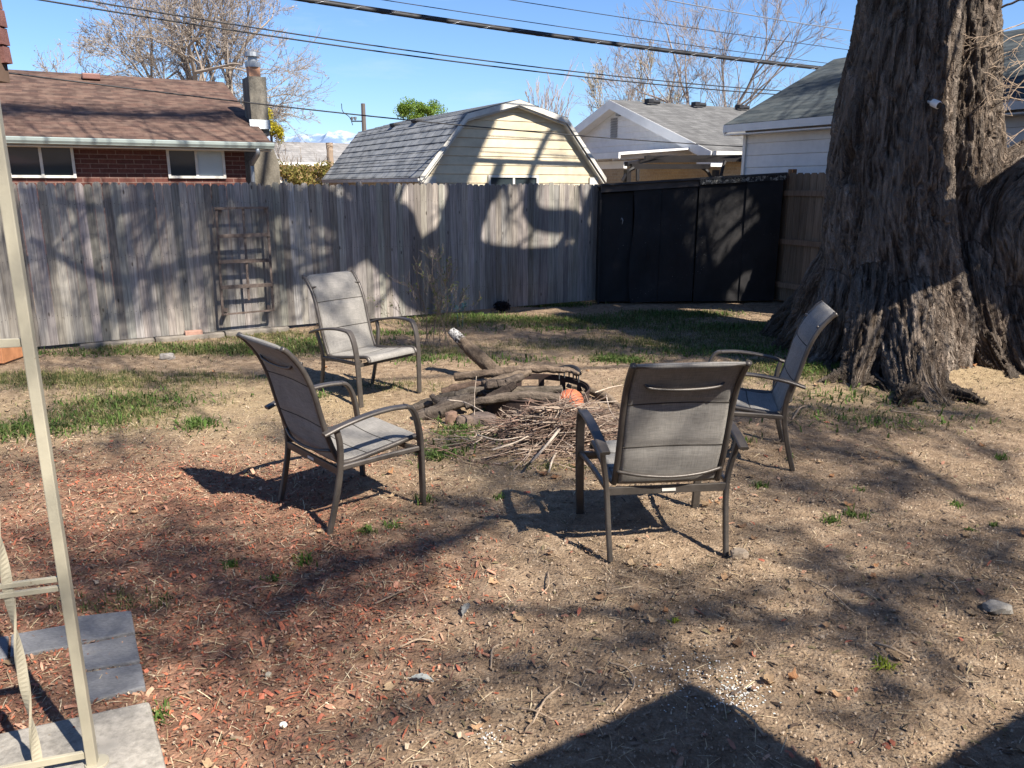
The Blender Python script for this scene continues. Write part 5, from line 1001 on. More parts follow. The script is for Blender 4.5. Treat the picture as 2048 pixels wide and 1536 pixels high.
def make_chair():
    o = empty('patio_chair', '', 'chair'); mm_ = MT['metal_brown']
    backp = spline([(-.185, .375), (-.235, .50), (-.275, .64), (-.315, .80), (-.365, .92), (-.43, 1.01), (-.47, 1.045)], 6)
    seatp = spline([(.345, .385), (.335, .41), (.30, .425), (.15, .405), (0, .385), (-.12, .372), (-.185, .378)], 6)
    sling(backp[:, :], .252, (.30, .63), .036, .016, 'backrest', o); sling(seatp[::-1], .252, (.33, .66), .026, .02, 'seat', o)
    for s_ in (-1, 1):
        x = s_*.268; rail = np.concatenate([np.stack([np.full(len(seatp), x), seatp[:, 0], seatp[:, 1]], 1), np.stack([np.full(len(backp), x), backp[:, 0], backp[:, 1]], 1)[1:]])
        b_ = MB(); b_.tube(rail, .0155, 10); b_.build('side_rail', mm_, o, smooth=True)
        # armrest runs into the front leg
        arm = spline([(s_*.345, -.31, .578), (s_*.352, -.20, .612), (s_*.356, -.05, .640), (s_*.357, .08, .650), (s_*.356, .185, .645)], 6)
        b_ = MB(); b_.sweep(arm, (1, 0, 0), np.linspace(.050, .056, len(arm)), .020); b_.build('armrest', mm_, o, bevel=.002)
        leg = spline([(s_*.356, .186, .6449), (s_*.356, .215, .636), (s_*.355, .245, .60), (s_*.353, .272, .52), (s_*.350, .288, .40), (s_*.345, .296, .2), (s_*.34, .30, .0)], 6)
        b_ = MB(); b_.sweep(leg, (1, 0, 0), np.linspace(.054, .046, len(leg)), .024); b_.build('front_leg', mm_, o, bevel=.002)
        rl2 = spline([(s_*.342, -.235, .598), (s_*.335, -.215, .52), (s_*.318, -.205, .42), (s_*.308, -.215, .30), (s_*.304, -.25, .14), (s_*.300, -.288, .0)], 6)
        b_ = MB(); b_.sweep(rl2, (1, 0, 0), .026, .034); b_.build('rear_leg', mm_, o, bevel=.002)
        b_ = MB(); b_.sweep(spline([(s_*.315, -.20, .365), (s_*.325, .05, .372), (s_*.345, .28, .378)], 4), (1, 0, 0), .022, .03)
        b_.bar((s_*.27, .24, .385), (s_*.345, .275, .38), .02, .02); b_.build('seat_bracket', mm_, o)
    b_ = MB(); b_.bar((-.306, -.212, .345), (.306, -.212, .345), .018, .042); cbr = b_.build('crossbar', mm_, o, bevel=.003)
    b_ = MB(); b_.bar((-.03, -.2235, .345), (.04, -.2235, .345), .003, .014); b_.build('tag', MT['white_dirty'], cbr)
    b_ = MB(); b_.bar((-.335, .275, .36), (.335, .275, .36), .018, .03); b_.build('front_crossbar', mm_, o, bevel=.003)
    b_ = MB(); b_.tube(spline([(-.266, -.365, .955), (-.20, -.378, .948), (-.16, -.388, .915), (0, -.392, .905), (.16, -.388, .915), (.20, -.378, .948), (.266, -.365, .955)], 8), .0085, 8); b_.build('upper_back_bar', mm_, o, smooth=True)
    b_ = MB(); b_.tube(spline([(-.266, -.232, .455), (-.15, -.262, .44), (0, -.268, .43), (.15, -.262, .44), (.266, -.232, .455)], 8), .0085, 8); b_.build('lower_back_bar', mm_, o, smooth=True)
    b_ = MB(); b_.tube([(-.262, -.462, 1.038), (.262, -.462, 1.038)], .011, 10); b_.build('top_bar', mm_, o, smooth=True)
    return o
ch0 = make_chair()
poses = [(-.97, 4.36, -.854, 'grey sling patio chair at left, side on, casting its shadow on red mulch'), (-1.281, 6.795, 4.037, 'sling patio chair nearest the fence, facing the camera with a sunlit seat and back'), (.758, 3.93, .110, 'nearest patio chair seen square from behind in front of the brush heap'), (1.634, 5.26, 1.356, 'patio chair in front of the big tree trunk, turned left and mostly in shade')]
for i, (x, y, h, lab) in enumerate(poses):
    c = ch0 if i == 0 else copy_tree(ch0)
    c.location = (x, y, float(hgt(x, y))-.002); c.rotation_euler = (0, 0, h); tag(c, lab, 'chair', 'brown sling patio chairs round the fire pit')

# ============================================================= FIRE PIT, LOGS, BRUSH, BALL
lgm = M('dead_wood', .9, .15); g_ = lgm.noise(6, 6, .7); g2 = lgm.noise(60, 4, .7); lgm.color(lgm.mix(1., lgm.mix(1., lgm.attr(), lgm.mr(g_, .3, .7, .6, 1.3), 'MULTIPLY'), lgm.mr(g2, .3, .7, .7, 1.3), 'MULTIPLY')); lgm.bump(lgm.math('ADD', g_, g2), .8, .012)
def log(label, L, cols=((.27, .205, .15), (.17, .125, .09)), name='log', n=14, charred=False, cut=None, group='logs and branches piled on the fire pit'):
    P = np.array([PD(px, py, D) for px, py, rp, D in L]); rr = np.array([rp/FPX*D for px, py, rp, D in L]); Q = spline(P, 18); r2 = spline(np.stack([rr]*3, 1), 18)[:, 0]*.95
    Q = Q + (.016 if rr.mean() < .055 else .005)*np.stack([fbm(np.arange(len(Q))*.12, np.full(len(Q), k*3.3), s=int(px_)) for k, px_ in enumerate((L[0][0], L[0][1], L[-1][0]))], 1)
    mb = MB(); n = 26; mb.tube(Q, r2, n); V = mb.v[0]; m_ = len(Q); ctr = np.repeat(Q, n, 0); rr_ = np.repeat(r2, n)[:, None]; dv = (V-ctr)/rr_; sd_ = int(L[0][0]) % 97; aa_ = np.tile(np.arange(n), m_)*2*PI/n; cum_ = np.repeat(np.concatenate([[0], np.cumsum(np.linalg.norm(np.diff(Q, axis=0), axis=1))]), n)
    dsp = .16*fbm(np.cos(aa_)*1.2, np.sin(aa_)*1.2, cum_*7, s=sd_, o=3)-.13*(1-np.clip(np.abs(fbm(np.cos(aa_)*3.2, np.sin(aa_)*3.2, cum_*5, s=sd_+3, o=2))*4, 0, 1)); V += dv*rr_*dsp[:, None]; mb.v[0] = V; t_ = np.repeat(np.linspace(0, 1, m_), n); a_ = np.tile(np.arange(n), m_)
    rid = np.clip(dsp*7, -1, 1); c = .62*(np.array(cols[0])*(.5+.5*rid[:, None])+.75*np.array(cols[1])*(.5-.5*rid[:, None]))
    if charred: k = np.clip((.34-t_)/.06+rid*.5, 0, 1)[:, None]; c = c*(1-k)+np.where(vnoise(a_*.9, t_*55, s=4)[:, None] > -.12, np.array([.36, .35, .34]), np.array([.03, .028, .026]))*k
    mb.c = [np.concatenate([c, np.ones((len(c), 1))], 1)]
    o = mb.build(name, lgm.m, smooth=True, col=True); return tag(o, label, 'log', group)
P0 = 6.75
log('thick log with a charred ashy white tip raised up at the back of the pit', [(903, 662, 10, 7.75), (925, 684, 13, 7.7), (955, 712, 15, 7.6), (1000, 752, 15, 7.45)], charred=True)
log('smooth crooked branch lying across the top of the pile', [(910, 756, 9, 6.95), (960, 748, 9, 6.9), (1010, 744, 9, 6.85), (1060, 738, 9, 6.8), (1110, 739, 7, 6.8), (1140, 742, 6, 6.8), (1157, 749, 5, 6.75)], ((.36, .27, .20), (.24, .175, .125)))
log('forked branch under the topmost one, its cut end facing the left', [(966, 772, 10, 6.6), (1000, 760, 10, 6.65), (1035, 750, 9, 6.7), (1062, 744, 7, 6.75)], ((.34, .26, .19), (.20, .15, .11)))
log('short gnarled stub with a split cut end in the middle of the pile', [(972, 771, 10, 6.45), (1000, 768, 11, 6.5), (1025, 762, 11, 6.55), (1045, 752, 7, 6.6)], ((.24, .19, .15), (.14, .11, .09)))
log('brown log poking out left in the middle of the pile', [(886, 785, 10, 6.7), (930, 774, 10, 6.7), (980, 768, 9, 6.7), (1010, 768, 8, 6.75)], ((.28, .19, .14), (.19, .13, .095)))
log('long grey log running from the left under the others', [(868, 800, 9, 6.6), (910, 792, 11, 6.6), (950, 783, 11, 6.6), (1000, 780, 10, 6.65), (1060, 782, 9, 6.7), (1125, 778, 8, 6.75)], ((.26, .215, .17), (.16, .13, .10)))
log('cracked grey log lowest at the left end of the pile', [(825, 838, 14, 6.35), (870, 825, 16, 6.35), (910, 808, 14, 6.4), (950, 795, 10, 6.45)], ((.25, .205, .165), (.13, .10, .08)))
log('thin pointed stick of driftwood grey beside the cracked log', [(815, 822, 8, 6.6), (850, 808, 11, 6.6), (890, 797, 9, 6.6), (930, 790, 6, 6.6)], ((.27, .22, .18), (.16, .13, .10)))
log('white ended forked stub sticking out to the left', [(862, 789, 5, 6.5), (875, 800, 7, 6.5), (905, 800, 7, 6.5), (940, 790, 6, 6.5)], ((.30, .25, .21), (.14, .11, .09)))
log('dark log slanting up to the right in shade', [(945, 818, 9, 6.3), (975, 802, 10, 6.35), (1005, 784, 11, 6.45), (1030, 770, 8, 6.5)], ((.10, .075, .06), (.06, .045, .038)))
log('curved barkless log along the front rim of the pit', [(930, 812, 8, 6.3), (975, 800, 9, 6.3), (1030, 792, 10, 6.35), (1080, 792, 10, 6.4), (1120, 797, 9, 6.45)], ((.25, .20, .155), (.16, .125, .10)))
log('pale curving branch on the ground right of the ball', [(1135, 770, 5, 7.1), (1180, 782, 7, 7.0), (1220, 800, 9, 6.8), (1245, 822, 6, 6.6)], ((.40, .31, .23), (.28, .21, .15)))
# pit ring
pc = np.array([.19, 6.52, 0]); pit = empty('fire_pit', 'rusty dark metal fire ring half hidden under logs and twigs', 'fire pit', pc*[1, 1, 0])
rst = M('rusty_iron', .85, .3); g_ = rst.noise(9, 6, .7); rst.color(rst.ramp(g_, [(.3, (.02, .016, .015)), (.55, (.045, .028, .023)), (.78, (.12, .06, .042))])); rst.bump(g_, .6, .006)
b_ = MB(); n = 56; z1_, z2_, z3_ = -.06, .13, .20; ro, ri = .47, .455
for i in range(n):
    a0, a1 = 2*PI*i/n, 2*PI*(i+1)/n; pts4 = lambda r_, z_: [(r_*math.cos(a0), r_*math.sin(a0), z_), (r_*math.cos(a1), r_*math.sin(a1), z_)]
    k = i % 4; zc0 = .03 if math.sin(a0) > .2 else .06; zc1 = .09 if math.sin(a0) > .2 else .0601
    segs = [(z1_, z2_)] if k in (0,) else [(z1_, zc0), (zc1, z2_)]
    for za, zb_ in segs:
        o0, o1 = pts4(ro, za), pts4(ro, zb_); i0, i1 = pts4(ri, za), pts4(ri, zb_)
        b_.add([o0[0], o0[1], o1[1], o1[0], i0[0], i0[1], i1[1], i1[0]], [(0, 1, 2, 3), (5, 4, 7, 6), (3, 2, 6, 7), (1, 0, 4, 5)])
b_.build('ring', rst.m, pit)
b_ = MB(); A = np.linspace(0, 2*PI, 57); b_.tube(np.stack([.47*np.cos(A), .47*np.sin(A), np.full(57, .135)], 1), .008, 8, cap=False); b_.build('rim', rst.m, pit, smooth=True)
b_ = MB(); b_.tube([(0, 0, .005), (0, 0, .03)], [.45, .44], 30); b_.build('ash_bed', simple('ash', (.06, .055, .05), .95, .5, 30, bump=.6), pit)
gh = MB(); A = np.linspace(PI*.02, PI*.55, 22); rr_ = .30
P_arc = np.stack([.20+.20*np.cos(A), .18+.18*np.sin(A), .20+.04*np.sin(A*2)], 1); gh.tube(P_arc, .022, 7); 
for k in range(2, 20, 3): gh.tube([P_arc[k], P_arc[k]+[0, -.03, -.09]], .007, 5)
gh.build('grate_handle', MT['dark'], pit)
# rocks
def rock(label, px, py, size, colr, seed, name='rock', sink=.3):
    g = G(px, py); mb = MB(); n, m_ = 18, 11; A = np.linspace(0, 2*PI, n, endpoint=False); B = np.linspace(-PI/2, PI/2, m_)
    d = np.array([[math.cos(b)*math.cos(a), math.cos(b)*math.sin(a), math.sin(b)] for b in B for a in A]); k = 1+.35*fbm(d[:, 0]*1.7, d[:, 1]*1.7, d[:, 2]*1.7, s=seed, o=4); d = np.clip(d*k[:, None], -.82, .82)
    V = d*np.array(size)+np.array([0, 0, size[2]*(1-sink)]); F = [(j*n+i, j*n+(i+1) % n, (j+1)*n+(i+1) % n, (j+1)*n+i) for j in range(m_-1) for i in range(n)]; mb.add(V, F)
    o = mb.build(name, simple(name+str(seed), colr, .9, .3, 20, bump=.6), None); o.location = (g[0], g[1], float(hgt(g[0], g[1]))); return tag(o, label, 'rock')
rock('flat reddish stone in front of the logs', 965, 842, (.13, .09, .06), (.13, .10, .085), 501)
rock('rough stump-like stone standing left of the flat one', 903, 845, (.06, .05, .07), (.22, .14, .10), 502)
rock('brown stone under the logs between its two neighbours', 930, 848, (.08, .07, .06), (.15, .11, .085), 503)
rock('round pale stone lying alone at the right edge of the yard', 1995, 1213, (.065, .05, .028), (.27, .25, .22), 504, sink=.5)
rock('pale clod beside the foot of the nearest chair', 1478, 1112, (.05, .04, .03), (.30, .24, .18), 505)
rock('small grey stone in the grass near the fence', 335, 716, (.09, .06, .045), (.24, .22, .2), 506)
rock('small pale pebble at the left in the mulch', 536, 1345, (.014, .014, .01), (.36, .33, .26), 507)
# brush heap
bc = G(1108, 880); rg = np.random.default_rng(401); br = MB()
def twig(mb, p, th, L_, r0, dz=0, col=None, rg=rg, bend=.25, fork=True):
    d = np.array([math.cos(th), math.sin(th), dz]); P = [np.array(p, float)-d*L_/2]; 
    for i in range(5): d = d+rg.normal(0, bend*.5, 3)*[1, 1, .4]; d /= np.linalg.norm(d); P.append(P[-1]+d*L_/5)
    P = np.array(P); P[:, 2] = np.maximum(P[:, 2], hgt(P[:, 0], P[:, 1])+r0); mb.tube(P, np.linspace(r0, r0*.5, 6), 5, cap=True, col=col)
    if fork:
        for _ in range(rg.integers(1, 4)):
            i = rg.integers(1, 5); q = P[i]; d2 = (P[i]-P[i-1]); d2 /= np.linalg.norm(d2); d2 = d2+rg.normal(0, .45, 3)*[1, 1, .5]; e_ = q+d2*L_*rg.uniform(.1, .3); e_[2] = max(e_[2], float(hgt(e_[0], e_[1]))+.003); mb.tube([q, (q+e_)/2+rg.normal(0, .01, 3), e_], [r0*.55, r0*.45, r0*.25], 4, cap=False, col=col)
cols_t = [(.26, .185, .14), (.18, .125, .095), (.34, .26, .20), (.13, .09, .07), (.40, .32, .25), (.22, .14, .105)]
for k in range(820):
    a, rr_ = rg.uniform(0, 2*PI), abs(rg.normal(0, .5)); x, y = bc[0]+math.cos(a)*rr_*.85+.08, bc[1]+math.sin(a)*rr_*.55+.07
    top_ = .25*math.exp(-(rr_/.55)**2); z = float(hgt(x, y))+rg.uniform(.005, .03+top_); th = rg.normal(.35, .55) if rg.uniform() < .7 else rg.uniform(0, PI)
    twig(br, (x, y, z), th, rg.uniform(.2, .6), rg.uniform(.0022, .0055), rg.normal(.0, .15), np.array(cols_t[rg.integers(0, 6)])*rg.uniform(.8, 1.15))
tag(br.build('brush_heap', MT['twig'], col=True), 'tangled heap of thin dry twigs in front of the fire pit', 'brush', kind='stuff')
sl_ = [('longest pale stick sticking forward out of the heap', (1118, 860), (1085, 900), (1062, 925), .011, .16), ('curved pale stick at the front of the heap', (1112, 905), (1104, 922), (1098, 945), .009, .03), ('thin stick reaching left from the heap over the grass', (955, 870), (1000, 880), (1060, 870), .006, .08),
       ('fine arching twig with a pale bark left of the pit', (895, 800), (930, 805), (966, 823), .006, .16), ('straight stick lying level across the top of the heap', (1130, 812), (1180, 806), (1235, 802), .005, .16), ('pale stick slanting up to the right behind the ball', (1190, 785), (1220, 775), (1245, 770), .005, .08),
       ('upright twig standing in front of the pit', (949, 835), (949, 790), (953, 752), .003, 0), ('bleached stick lying diagonally at the right of the heap', (1212, 790), (1220, 820), (1240, 850), .006, .06),
       ('thick pale stick lying level through the middle of the heap', (1040, 838), (1090, 845), (1150, 848), .009, .14), ('long stick pointing left and down from the heap', (985, 900), (1030, 885), (1065, 868), .008, .08)]
for lab, a, b, c, rad, z in sl_:
    if 'upright' in lab: P = [PD(*a, 6.0), PD(*b, 6.0), PD(*c, 6.0)]
    else: P = [G(*q_, zz) for q_, zz in zip((a, b, c), (z, z*.9+.01, z*.5+.01))] if 'forward' in lab or 'front' in lab else [G(*q_, z+.01) for q_ in (a, b, c)]
    mb = MB(); mb.tube(spline(P, 5), np.linspace(rad, rad*.6, 11), 7, wob=.12, col=(.46, .38, .30)); tag(mb.build('stick', MT['twig'], smooth=True, col=True), lab, 'stick', 'sticks on the brush heap')
sl2 = [('thin forked stick lying on the bare soil in the centre foreground', [(1065, 1447), (1090, 1405), (1120, 1372)], .004), ('short twig crossing the forked one on the foreground soil', [(1040, 1412), (1070, 1425), (1105, 1440)], .003), ('curved twig with a side shoot near the middle of the bare soil', [(1083, 1182), (1097, 1170), (1096, 1136)], .0035),
       ('twig with a pale fork on the soil in front of the nearest chair', [(982, 1330), (985, 1300), (998, 1285)], .004), ('long thin twig curving over the soil right of centre', [(1218, 1325), (1255, 1345), (1268, 1372), (1230, 1425)], .004), ('dark straight twig on soil at the right of the yard', [(1880, 1150), (1905, 1170), (1920, 1185)], .004),
       ('short grey stick lying near the right chair legs', [(1750, 1285), (1780, 1300), (1820, 1310)], .005), ('thin pale twig on the mulch below the left chair', [(750, 1203), (790, 1190), (822, 1168)], .004), ('curved brown twig on the mulch left of centre', [(800, 1290), (835, 1278), (868, 1272)], .004),
       ('stick on the sunlit soil right of the nearest chair', [(1620, 1160), (1660, 1185), (1700, 1215)], .0035), ('pale curved stick near the roots of the big tree', [(1585, 838), (1600, 820), (1615, 812)], .006), ('thin pale stick lying before the front root', [(1780, 820), (1830, 828), (1870, 832)], .006), ('dark twig by the shadow corner in the foreground', [(1465, 1412), (1500, 1440), (1530, 1470)], .005)]
for lab, pp, rad in sl2:
    P = [G(a, b) for a, b in pp]; P = [[q_[0], q_[1], float(hgt(q_[0], q_[1]))+rad+.006+(.015 if k_ == 1 else 0)] for k_, q_ in enumerate(P)]
    mb = MB(); mb.tube(spline(P, 6), rad, 6, wob=.15, col=(.36, .27, .19)); q_ = np.array(P[1]); e_ = q_+[.04, .03, .012]; mb.tube([q_, e_], [rad*.7, rad*.3], 5, col=(.36, .27, .19)); tag(mb.build('twig', MT['twig'], smooth=True, col=True), lab, 'twig', 'loose twigs lying in the yard')
# basketball
blm = M('basketball_rubber', .55, .3); vv = blm.mapc((1, 1, 1), (.5, .35, .3)); s3 = blm.nd('ShaderNodeSeparateXYZ'); blm.ln(vv, s3.inputs[0])
def near0(x, w_): return blm.mr(blm.math('ABSOLUTE', x), w_, w_*1.6, 1, 0)
l1 = near0(s3.outputs[0], .0022); l2 = near0(s3.outputs[2], .0022); x2 = blm.math('SUBTRACT', blm.math('ABSOLUTE', s3.outputs[0]), blm.math('ADD', .062, blm.math('MULTIPLY', blm.math('MULTIPLY', s3.outputs[1], s3.outputs[1]), -3.2)))
l3 = near0(x2, .0026); sm2 = blm.math('MAXIMUM', blm.math('MAXIMUM', l1, l2), l3); ns = blm.noise(12, 5, .7)
blm.color(blm.mix(sm2, blm.mix(1., (.62, .17, .075), blm.mr(ns, .3, .7, .75, 1.15), 'MULTIPLY'), (.12, .03, .02))); vb = blm.voro(260); blm.bump(blm.math('SUBTRACT', vb.outputs['Distance'], sm2), .4, .003)
g = G(1141, 822, .05); b_ = MB(); ball(b_, (0, 0, 0), .108, (1, 1, .95), 40, 24); o = b_.build('basketball', blm.m, smooth=True); o.location = PD(1141, 803, 6.45); tag(o, 'orange basketball resting among the twigs by the fire pit', 'ball')

# ============================================================= SHRUB and small things at the fence
sb = G(868, 690); so_ = empty('shrub', 'leggy twiggy shrub with small green buds in front of the fence', 'shrub', sb*[1, 1, 0]); rg = np.random.default_rng(611); mb = MB(); tips = []
for k in range(12):
    a = rg.uniform(0, 2*PI); ln_ = rg.uniform(.2, .85); grow(mb, (rg.normal(0, .12), rg.normal(0, .07), -.02), (math.cos(a)*ln_+.05, math.sin(a)*ln_*.6, 1), rg.uniform(.36, .68), rg.uniform(.003, .007), 3, rg, (2, 4), .38, .12, 5, 4, .58, col=np.array((.20, .155, .125))*rg.uniform(.7, 1.2), tips=tips, minr=.0016)
mb.build('stems', MT['twig'], so_, col=True)
lb = MB(); n = 650; r = np.random.default_rng(612); P = np.array([t[r.integers(1, len(t))] for t in [tips[i] for i in r.integers(0, len(tips), n)]])+r.normal(0, .008, (n, 3)); a = r.normal(0, 1, (n, 3))*[1, 1, 1.3]; b = r.normal(0, 1, (n, 3)); V = np.stack([P-a*.006, P+b*.0045, P+a*.008, P-b*.0045], 1).reshape(-1, 3); i = np.arange(n)[:, None]*4
lb.add(V, (i+np.array([[0, 1, 2, 3]])).astype(int), (.13, .16, .045)); lb.build('buds', MT['leafm'], so_, col=True)['kind'] = 'stuff'
q = PD(920, 610, 10.3); b_ = MB(); 
for k in range(5): b_.box(q+[rnd.uniform(-.06, .06), rnd.uniform(-.02, .02), rnd.uniform(-.05, .05)], (.030, .004, .024), np.linalg.qr(np.random.default_rng(k).normal(0, 1, (3, 3)))[0])
for s_ in (-1, 1): b_.tube([q+[s_*.04, 0, -.05], [q[0]+s_*.03, q[1], 0]], .004, 5)
tag(b_.build('garden_ornament', simple('faded_teal', (.05, .13, .14), .6, .4, 12)), 'faded turquoise plastic garden ornament behind the twiggy shrub', 'ornament')
dk = MB(); leafcloud(dk, G(1004, 622)+[0, 0, .07], (.12, .09, .075), 500, .025, [(.02, .02, .025), (.035, .03, .035), (.015, .015, .02)], 640, .3); tag(dk.build('dark_plant', MT['leafm'], col=True), 'clump of dead blackish leaves against the fence foot', 'plant')
g = G(1205, 603); tlx = empty('pruner', 'long handled loppers with blue grips leaning on the fence next to the black shed', 'tool', g*[1, 1, 0])
for dx in (-.055, .065):
    b_ = MB(); b_.tube([(dx-.02, -.05, 0), (-.06, .04, .62)], .008, 6); b_.build('leg', MT['flash'], tlx)
b_ = MB(); b_.tube(spline([(-.055, .04, .60), (-.06, .045, .70), (-.085, .05, .82)]), .020, 8); b_.build('grip', simple('blue_plastic', (.03, .14, .36), .4), tlx)
b_ = MB(); g = G(388, 674); b_.box((g[0], g[1], .04), (.10, .05, .04), (D13, D23, (0, 0, 1))); tag(b_.build('brick', simple('loose_brick', (.34, .20, .15), .85, .2, 25, bump=.5), bevel=.006), 'single reddish brick lying at the foot of the fence', 'brick')
g = G(8, 722); b_ = MB(); cc_ = np.array([g[0]-.15, g[1]+.1, .0])
for s_, (dx, dy, hx, hy) in enumerate(((0, -.2, .22, .02), (0, .2, .22, .02), (-.2, 0, .02, .18), (.2, 0, .02, .18))): b_.box(cc_+[dx, dy, .09], (hx, hy, .09))
tag(b_.build('planter', simple('cedar_planter', (.42, .19, .09), .8, .25, 8), bevel=.004), 'low orange wooden planter box at the left edge by the fence', 'planter')
g = G(1538, 655); b_ = MB(); b_.tube([(g[0]+.55, g[1]+.3, .03), (g[0]+.55, g[1]+.3, .10)], [.07, .085], 16); tag(b_.build('bowl', simple('grey_enamel', (.30, .32, .31), .5)), 'small grey bowl on the ground between the black shed and the tree root', 'bowl')
# feathers, bottle cap, paint flecks
def feather(label, px, py, L_, th, c):
    g = G(px, py); z0 = float(hgt(g[0], g[1]))+.012; d = np.array([math.cos(th), math.sin(th), 0]); s_ = np.array([-d[1], d[0], 0]); n = 12; mb = MB(); V = []; 
    for i in range(n+1):
        t_ = i/n; w_ = .016*math.sin(PI*min(1, t_*1.05+.02))**.6*(1+.2*((i % 3)-1)); p = g*[1, 1, 0]+[0, 0, z0+.012*math.sin(PI*t_)]+d*L_*(t_-.5); V += [p-s_*w_+[0, 0, .006], p, p+s_*w_+[0, 0, .006]]
    F = [];
    for i in range(n): F += [(i*3, i*3+1, i*3+4, i*3+3), (i*3+1, i*3+2, i*3+5, i*3+4)]
    mb.add(V, F, c); mb.tube([V[1]-d*.015, V[-2]], .0012, 5, col=(.6, .58, .55)); o = mb.build('feather', MT['leaf'], col=True); tag(o, label, 'feather', 'grey feathers on the soil')
feather('grey feather lying flat on the foreground soil', 845, 1358, .09, -.25, (.30, .32, .31)); feather('slim grey feather standing almost upright in the soil, farther away', 932, 1213, .10, 1.35, (.22, .22, .21))
g = G(566, 1443); b_ = MB(); b_.tube([(g[0], g[1], float(hgt(g[0], g[1]))+.006), (g[0], g[1], float(hgt(g[0], g[1]))+.012)], [.014, .012], 16); tag(b_.build('bottle_cap', MT['white']), 'small round white cap lying on the foreground soil', 'cap')
N = 420; r = np.random.default_rng(71); pp = []
for px, py, sx, sy, k in ((1478, 1385, .05, .05, 200), (1400, 1340, .12, .07, 120), (1390, 1380, .12, .1, 60), (985, 1470, .03, .03, 40)):
    g = G(px, py); pp += [(g[0]+r.normal(0, sx), g[1]+r.normal(0, sy)) for _ in range(k)]
pp = np.array(pp); sz = r.uniform(.002, .007, len(pp)); scatter('paint_flakes', MT['chip'], pp, sz*1.3, sz, sz*.3, pal(len(pp), [(.75, .74, .70), (.60, .68, .64), (.7, .7, .68)], 72, .1), 'white and pale green paint flakes on the foreground soil', 'paint flakes', .1, 73)

# ============================================================= PORCH AT THE LEFT: slab, pavers, ironwork post, roof; and the house behind the camera
sc0 = G(300, 1410); sd1 = (G(0, 1475)-sc0)[:2]; sd1 /= np.linalg.norm(sd1); sd2 = (G(332, 1536)-sc0)[:2]; sd2 /= np.linalg.norm(sd2)
def SL(a, b, z): return np.array([sc0[0]+sd1[0]*a+sd2[0]*b, sc0[1]+sd1[1]*a+sd2[1]*b, z])
b_ = MB(); b_.slab([SL(0, 0, .02), SL(2.6, 0, .02), SL(2.6, 2.4, .02), SL(0, 2.4, .02)], (0, 0, 1), .14); tag(b_.build('porch_slab', MT['concrete'], bevel=.012), 'pale concrete slab at the bottom left corner under the iron post', 'slab')
pvs = [((150, 1232), (262, 1220), (270, 1262), (155, 1285), 'topmost grey paver of the stack edge beside the iron post'), ((157, 1290), (270, 1268), (280, 1320), (160, 1340), 'second grey paver below the topmost one'), ((163, 1345), (282, 1326), (291, 1372), (175, 1402), 'third grey paver sprinkled with red chips, nearest the slab'), ((22, 1268), (148, 1246), (152, 1288), (20, 1312), 'grey paver left of the iron post, dusted with soil'), ((-90, 1290), (17, 1270), (15, 1312), (-90, 1335), 'grey paver cut by the left edge of the picture')]
for a, b, c, d, lab in pvs:
    P = [G(*q_, .012) for q_ in (d, c, b, a)]; b_ = MB(); b_.slab(P, (0, 0, 1), .07); tag(b_.build('paver', MT['slate'], bevel=.006), lab, 'paver', 'grey pavers beside the porch slab')
ps = G(186, 1528, .02); PX = np.array([ps[0], ps[1]]); pst = empty('porch_post', 'cream painted ornamental iron porch post with a twisted bar at the left edge', 'post', (ps[0], ps[1], .02))
hd = np.array([-.92, -.39]); hd = np.array([*(G(0, 1210, .45)-G(120, 1190, .45))[:2], 0]); hd /= np.linalg.norm(hd)
hd = np.array([-.955, -.295, 0.]); cr = MT['cream']
def PP(a, z): return hd*a+np.array([0, 0, z])
b_ = MB(); b_.bar(PP(0, 0), PP(0, 2.3), .034, .030, up=hd); b_.build('main_bar', cr, pst, bevel=.003)
b_ = MB(); b_.bar(PP(.30, 0), PP(.30, 2.3), .034, .030, up=hd); b_.build('main_bar', cr, pst, bevel=.003)
# twisted flat bar
b_ = MB(); n = 150; V = []; 
for i in range(n+1):
    z = 2.25*i/n; a = z/.30*PI; u_ = np.array([math.cos(a), math.sin(a), 0]); v_ = np.array([-math.sin(a), math.cos(a), 0]); p = PP(.15, z)
    V += [p+u_*.014+v_*.0035, p-u_*.014+v_*.0035, p-u_*.014-v_*.0035, p+u_*.014-v_*.0035]
F = [(i*4+j, i*4+(j+1) % 4, (i+1)*4+(j+1) % 4, (i+1)*4+j) for i in range(n) for j in range(4)]; b_.add(V, F); b_.build('twisted_bar', cr, pst)
for z in (.04, .62, 1.365, 1.95):
    for k in ((z, z+.03) if z == .62 else (z,)):
        b_ = MB(); b_.bar(PP(.017, k), PP(.283, k), .014, .016 if z == .62 else .024); b_.build('crosspiece', cr, pst, bevel=.002)
b_ = MB(); b_.tube([PP(-.012, -.002), PP(-.012, .008)], .035, 20); b_.build('base_plate', cr, pst, bevel=.002)
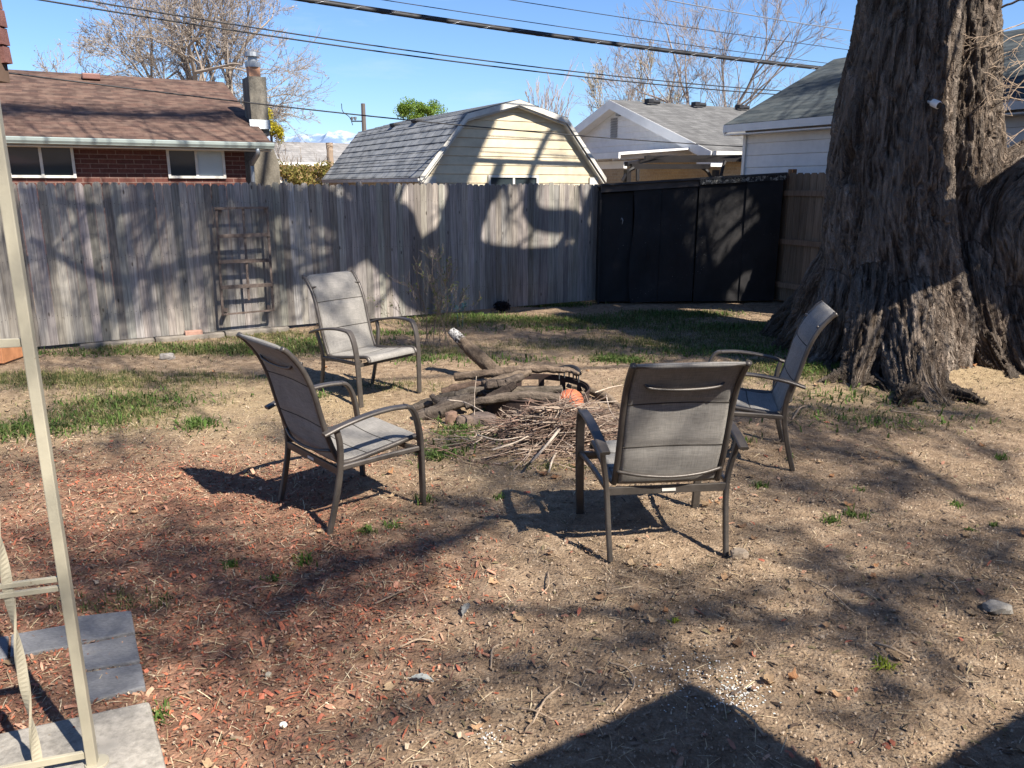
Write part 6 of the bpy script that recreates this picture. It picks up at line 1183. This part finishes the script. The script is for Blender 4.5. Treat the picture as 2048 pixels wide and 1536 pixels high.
# porch roof edge over the post
pr = empty('porch_roof', 'brown porch beam and ragged shingle edge at the top left corner', 'roof', (ps[0]-.3, ps[1], 2.2)); brn = simple('brown_beam', (.13, .085, .06), .75, .2, 8)
eA = PD(21, 166, 2.18); zb0 = eA[2]
b_ = MB(); b_.slab([(eA[0]-1.6, eA[1], zb0), (eA[0], eA[1], zb0), (eA[0]-.012, eA[1], zb0+.35), (eA[0]-1.6, eA[1], zb0+.35)], (0, 1, 0), .10)
b_.slab([(eA[0]-.10, eA[1]-.001, zb0+.02), (eA[0]-.002, eA[1]-.001, zb0+.02), (eA[0]-.002, -1.5, zb0+.02), (eA[0]-.10, -1.5, zb0+.02)], (0, 0, 1), -.22); local(b_, pr).build('beam', brn, pr)
b_ = MB(); 
for k in range(7):
    x_ = eA[0]-.004-.0018*k; w_ = .016+.004*((k*7) % 3)/2; z_ = zb0+.046+.046*k; b_.slab([(x_-.02, eA[1]+.004, z_), (x_+w_, eA[1]+.004, z_+.004), (x_+w_-.003, eA[1]+.004, z_+.047), (x_-.02, eA[1]+.004, z_+.0462)], (0, 1, 0), .03+.004*(k % 2))
b_.slab([(eA[0]-1.6, eA[1]+.0, zb0+.38), (eA[0]-.01, eA[1]+.0, zb0+.38), (eA[0]-.01, -1.5, zb0+.9), (eA[0]-1.6, -1.5, zb0+.9)], (0, 0, 1), .03); local(b_, pr).build('shingle_edge', simple('red_brown_shingles', (.17, .08, .07), .9, .3, 20, bump=.5), pr)
# the house whose eave throws the angular shadow in the foreground
He = 2.55
def unshade(px, py): return lift_h(G(px, py), He)
cA = unshade(1382, 1362); c1 = unshade(1005, 1536); c2 = unshade(1655, 1536); c3 = unshade(1879, 1536); c4 = unshade(2048, 1433)
e1 = (c1-cA)[:2]; e1 /= np.linalg.norm(e1); e2 = (c2-cA)[:2]; e2 /= np.linalg.norm(e2); e3 = (c4-c3)[:2]; e3 /= np.linalg.norm(e3)
M_ = np.array([[e2[0], -e3[0]], [e2[1], -e3[1]]]); s_ = np.linalg.solve(M_, c3[:2]-cA[:2])[0]; cI = cA+np.array([*e2*s_, 0])
ho = empty('home', 'house standing behind the viewer whose eaves shade the foreground soil', 'house', (cI[0], cI[1]-2, 0))
def Z3(p, z): return [p[0], p[1], z]
fA = cA[:2]+e1*7; fB = cI[:2]+e3*5.5; back = np.array([e2[0], e2[1]])*5
b_ = MB(); b_.slab([Z3(cA, He), Z3(fA, He), Z3(fA+back, He+1.6), Z3(cI[:2]+back, He+1.6), Z3(cI, He+.1)], (0, 0, 1), .12); b_.slab([Z3(cI, He+.02), Z3(cI[:2]+back, He+1.6), Z3(fB+back, He+1.6), Z3(fB, He+.02)], (0, 0, 1), .12); local(b_, ho).build('roof', shb, ho)
wA = cA[:2]+e1*.8+e2*.9; wB = fA+e2*.9; wC = fB+e2*.9-e3*.5
b_ = MB(); b_.slab([Z3(wA, 0), Z3(wB, 0), Z3(wB, He), Z3(wA, He)], (*e2, 0), .2); b_.slab([Z3(wA, 0), Z3(wC, 0), Z3(wC, He), Z3(wA, He)], (*e2, 0), .2); local(b_, ho).build('wall', brk, ho)
print('done build')
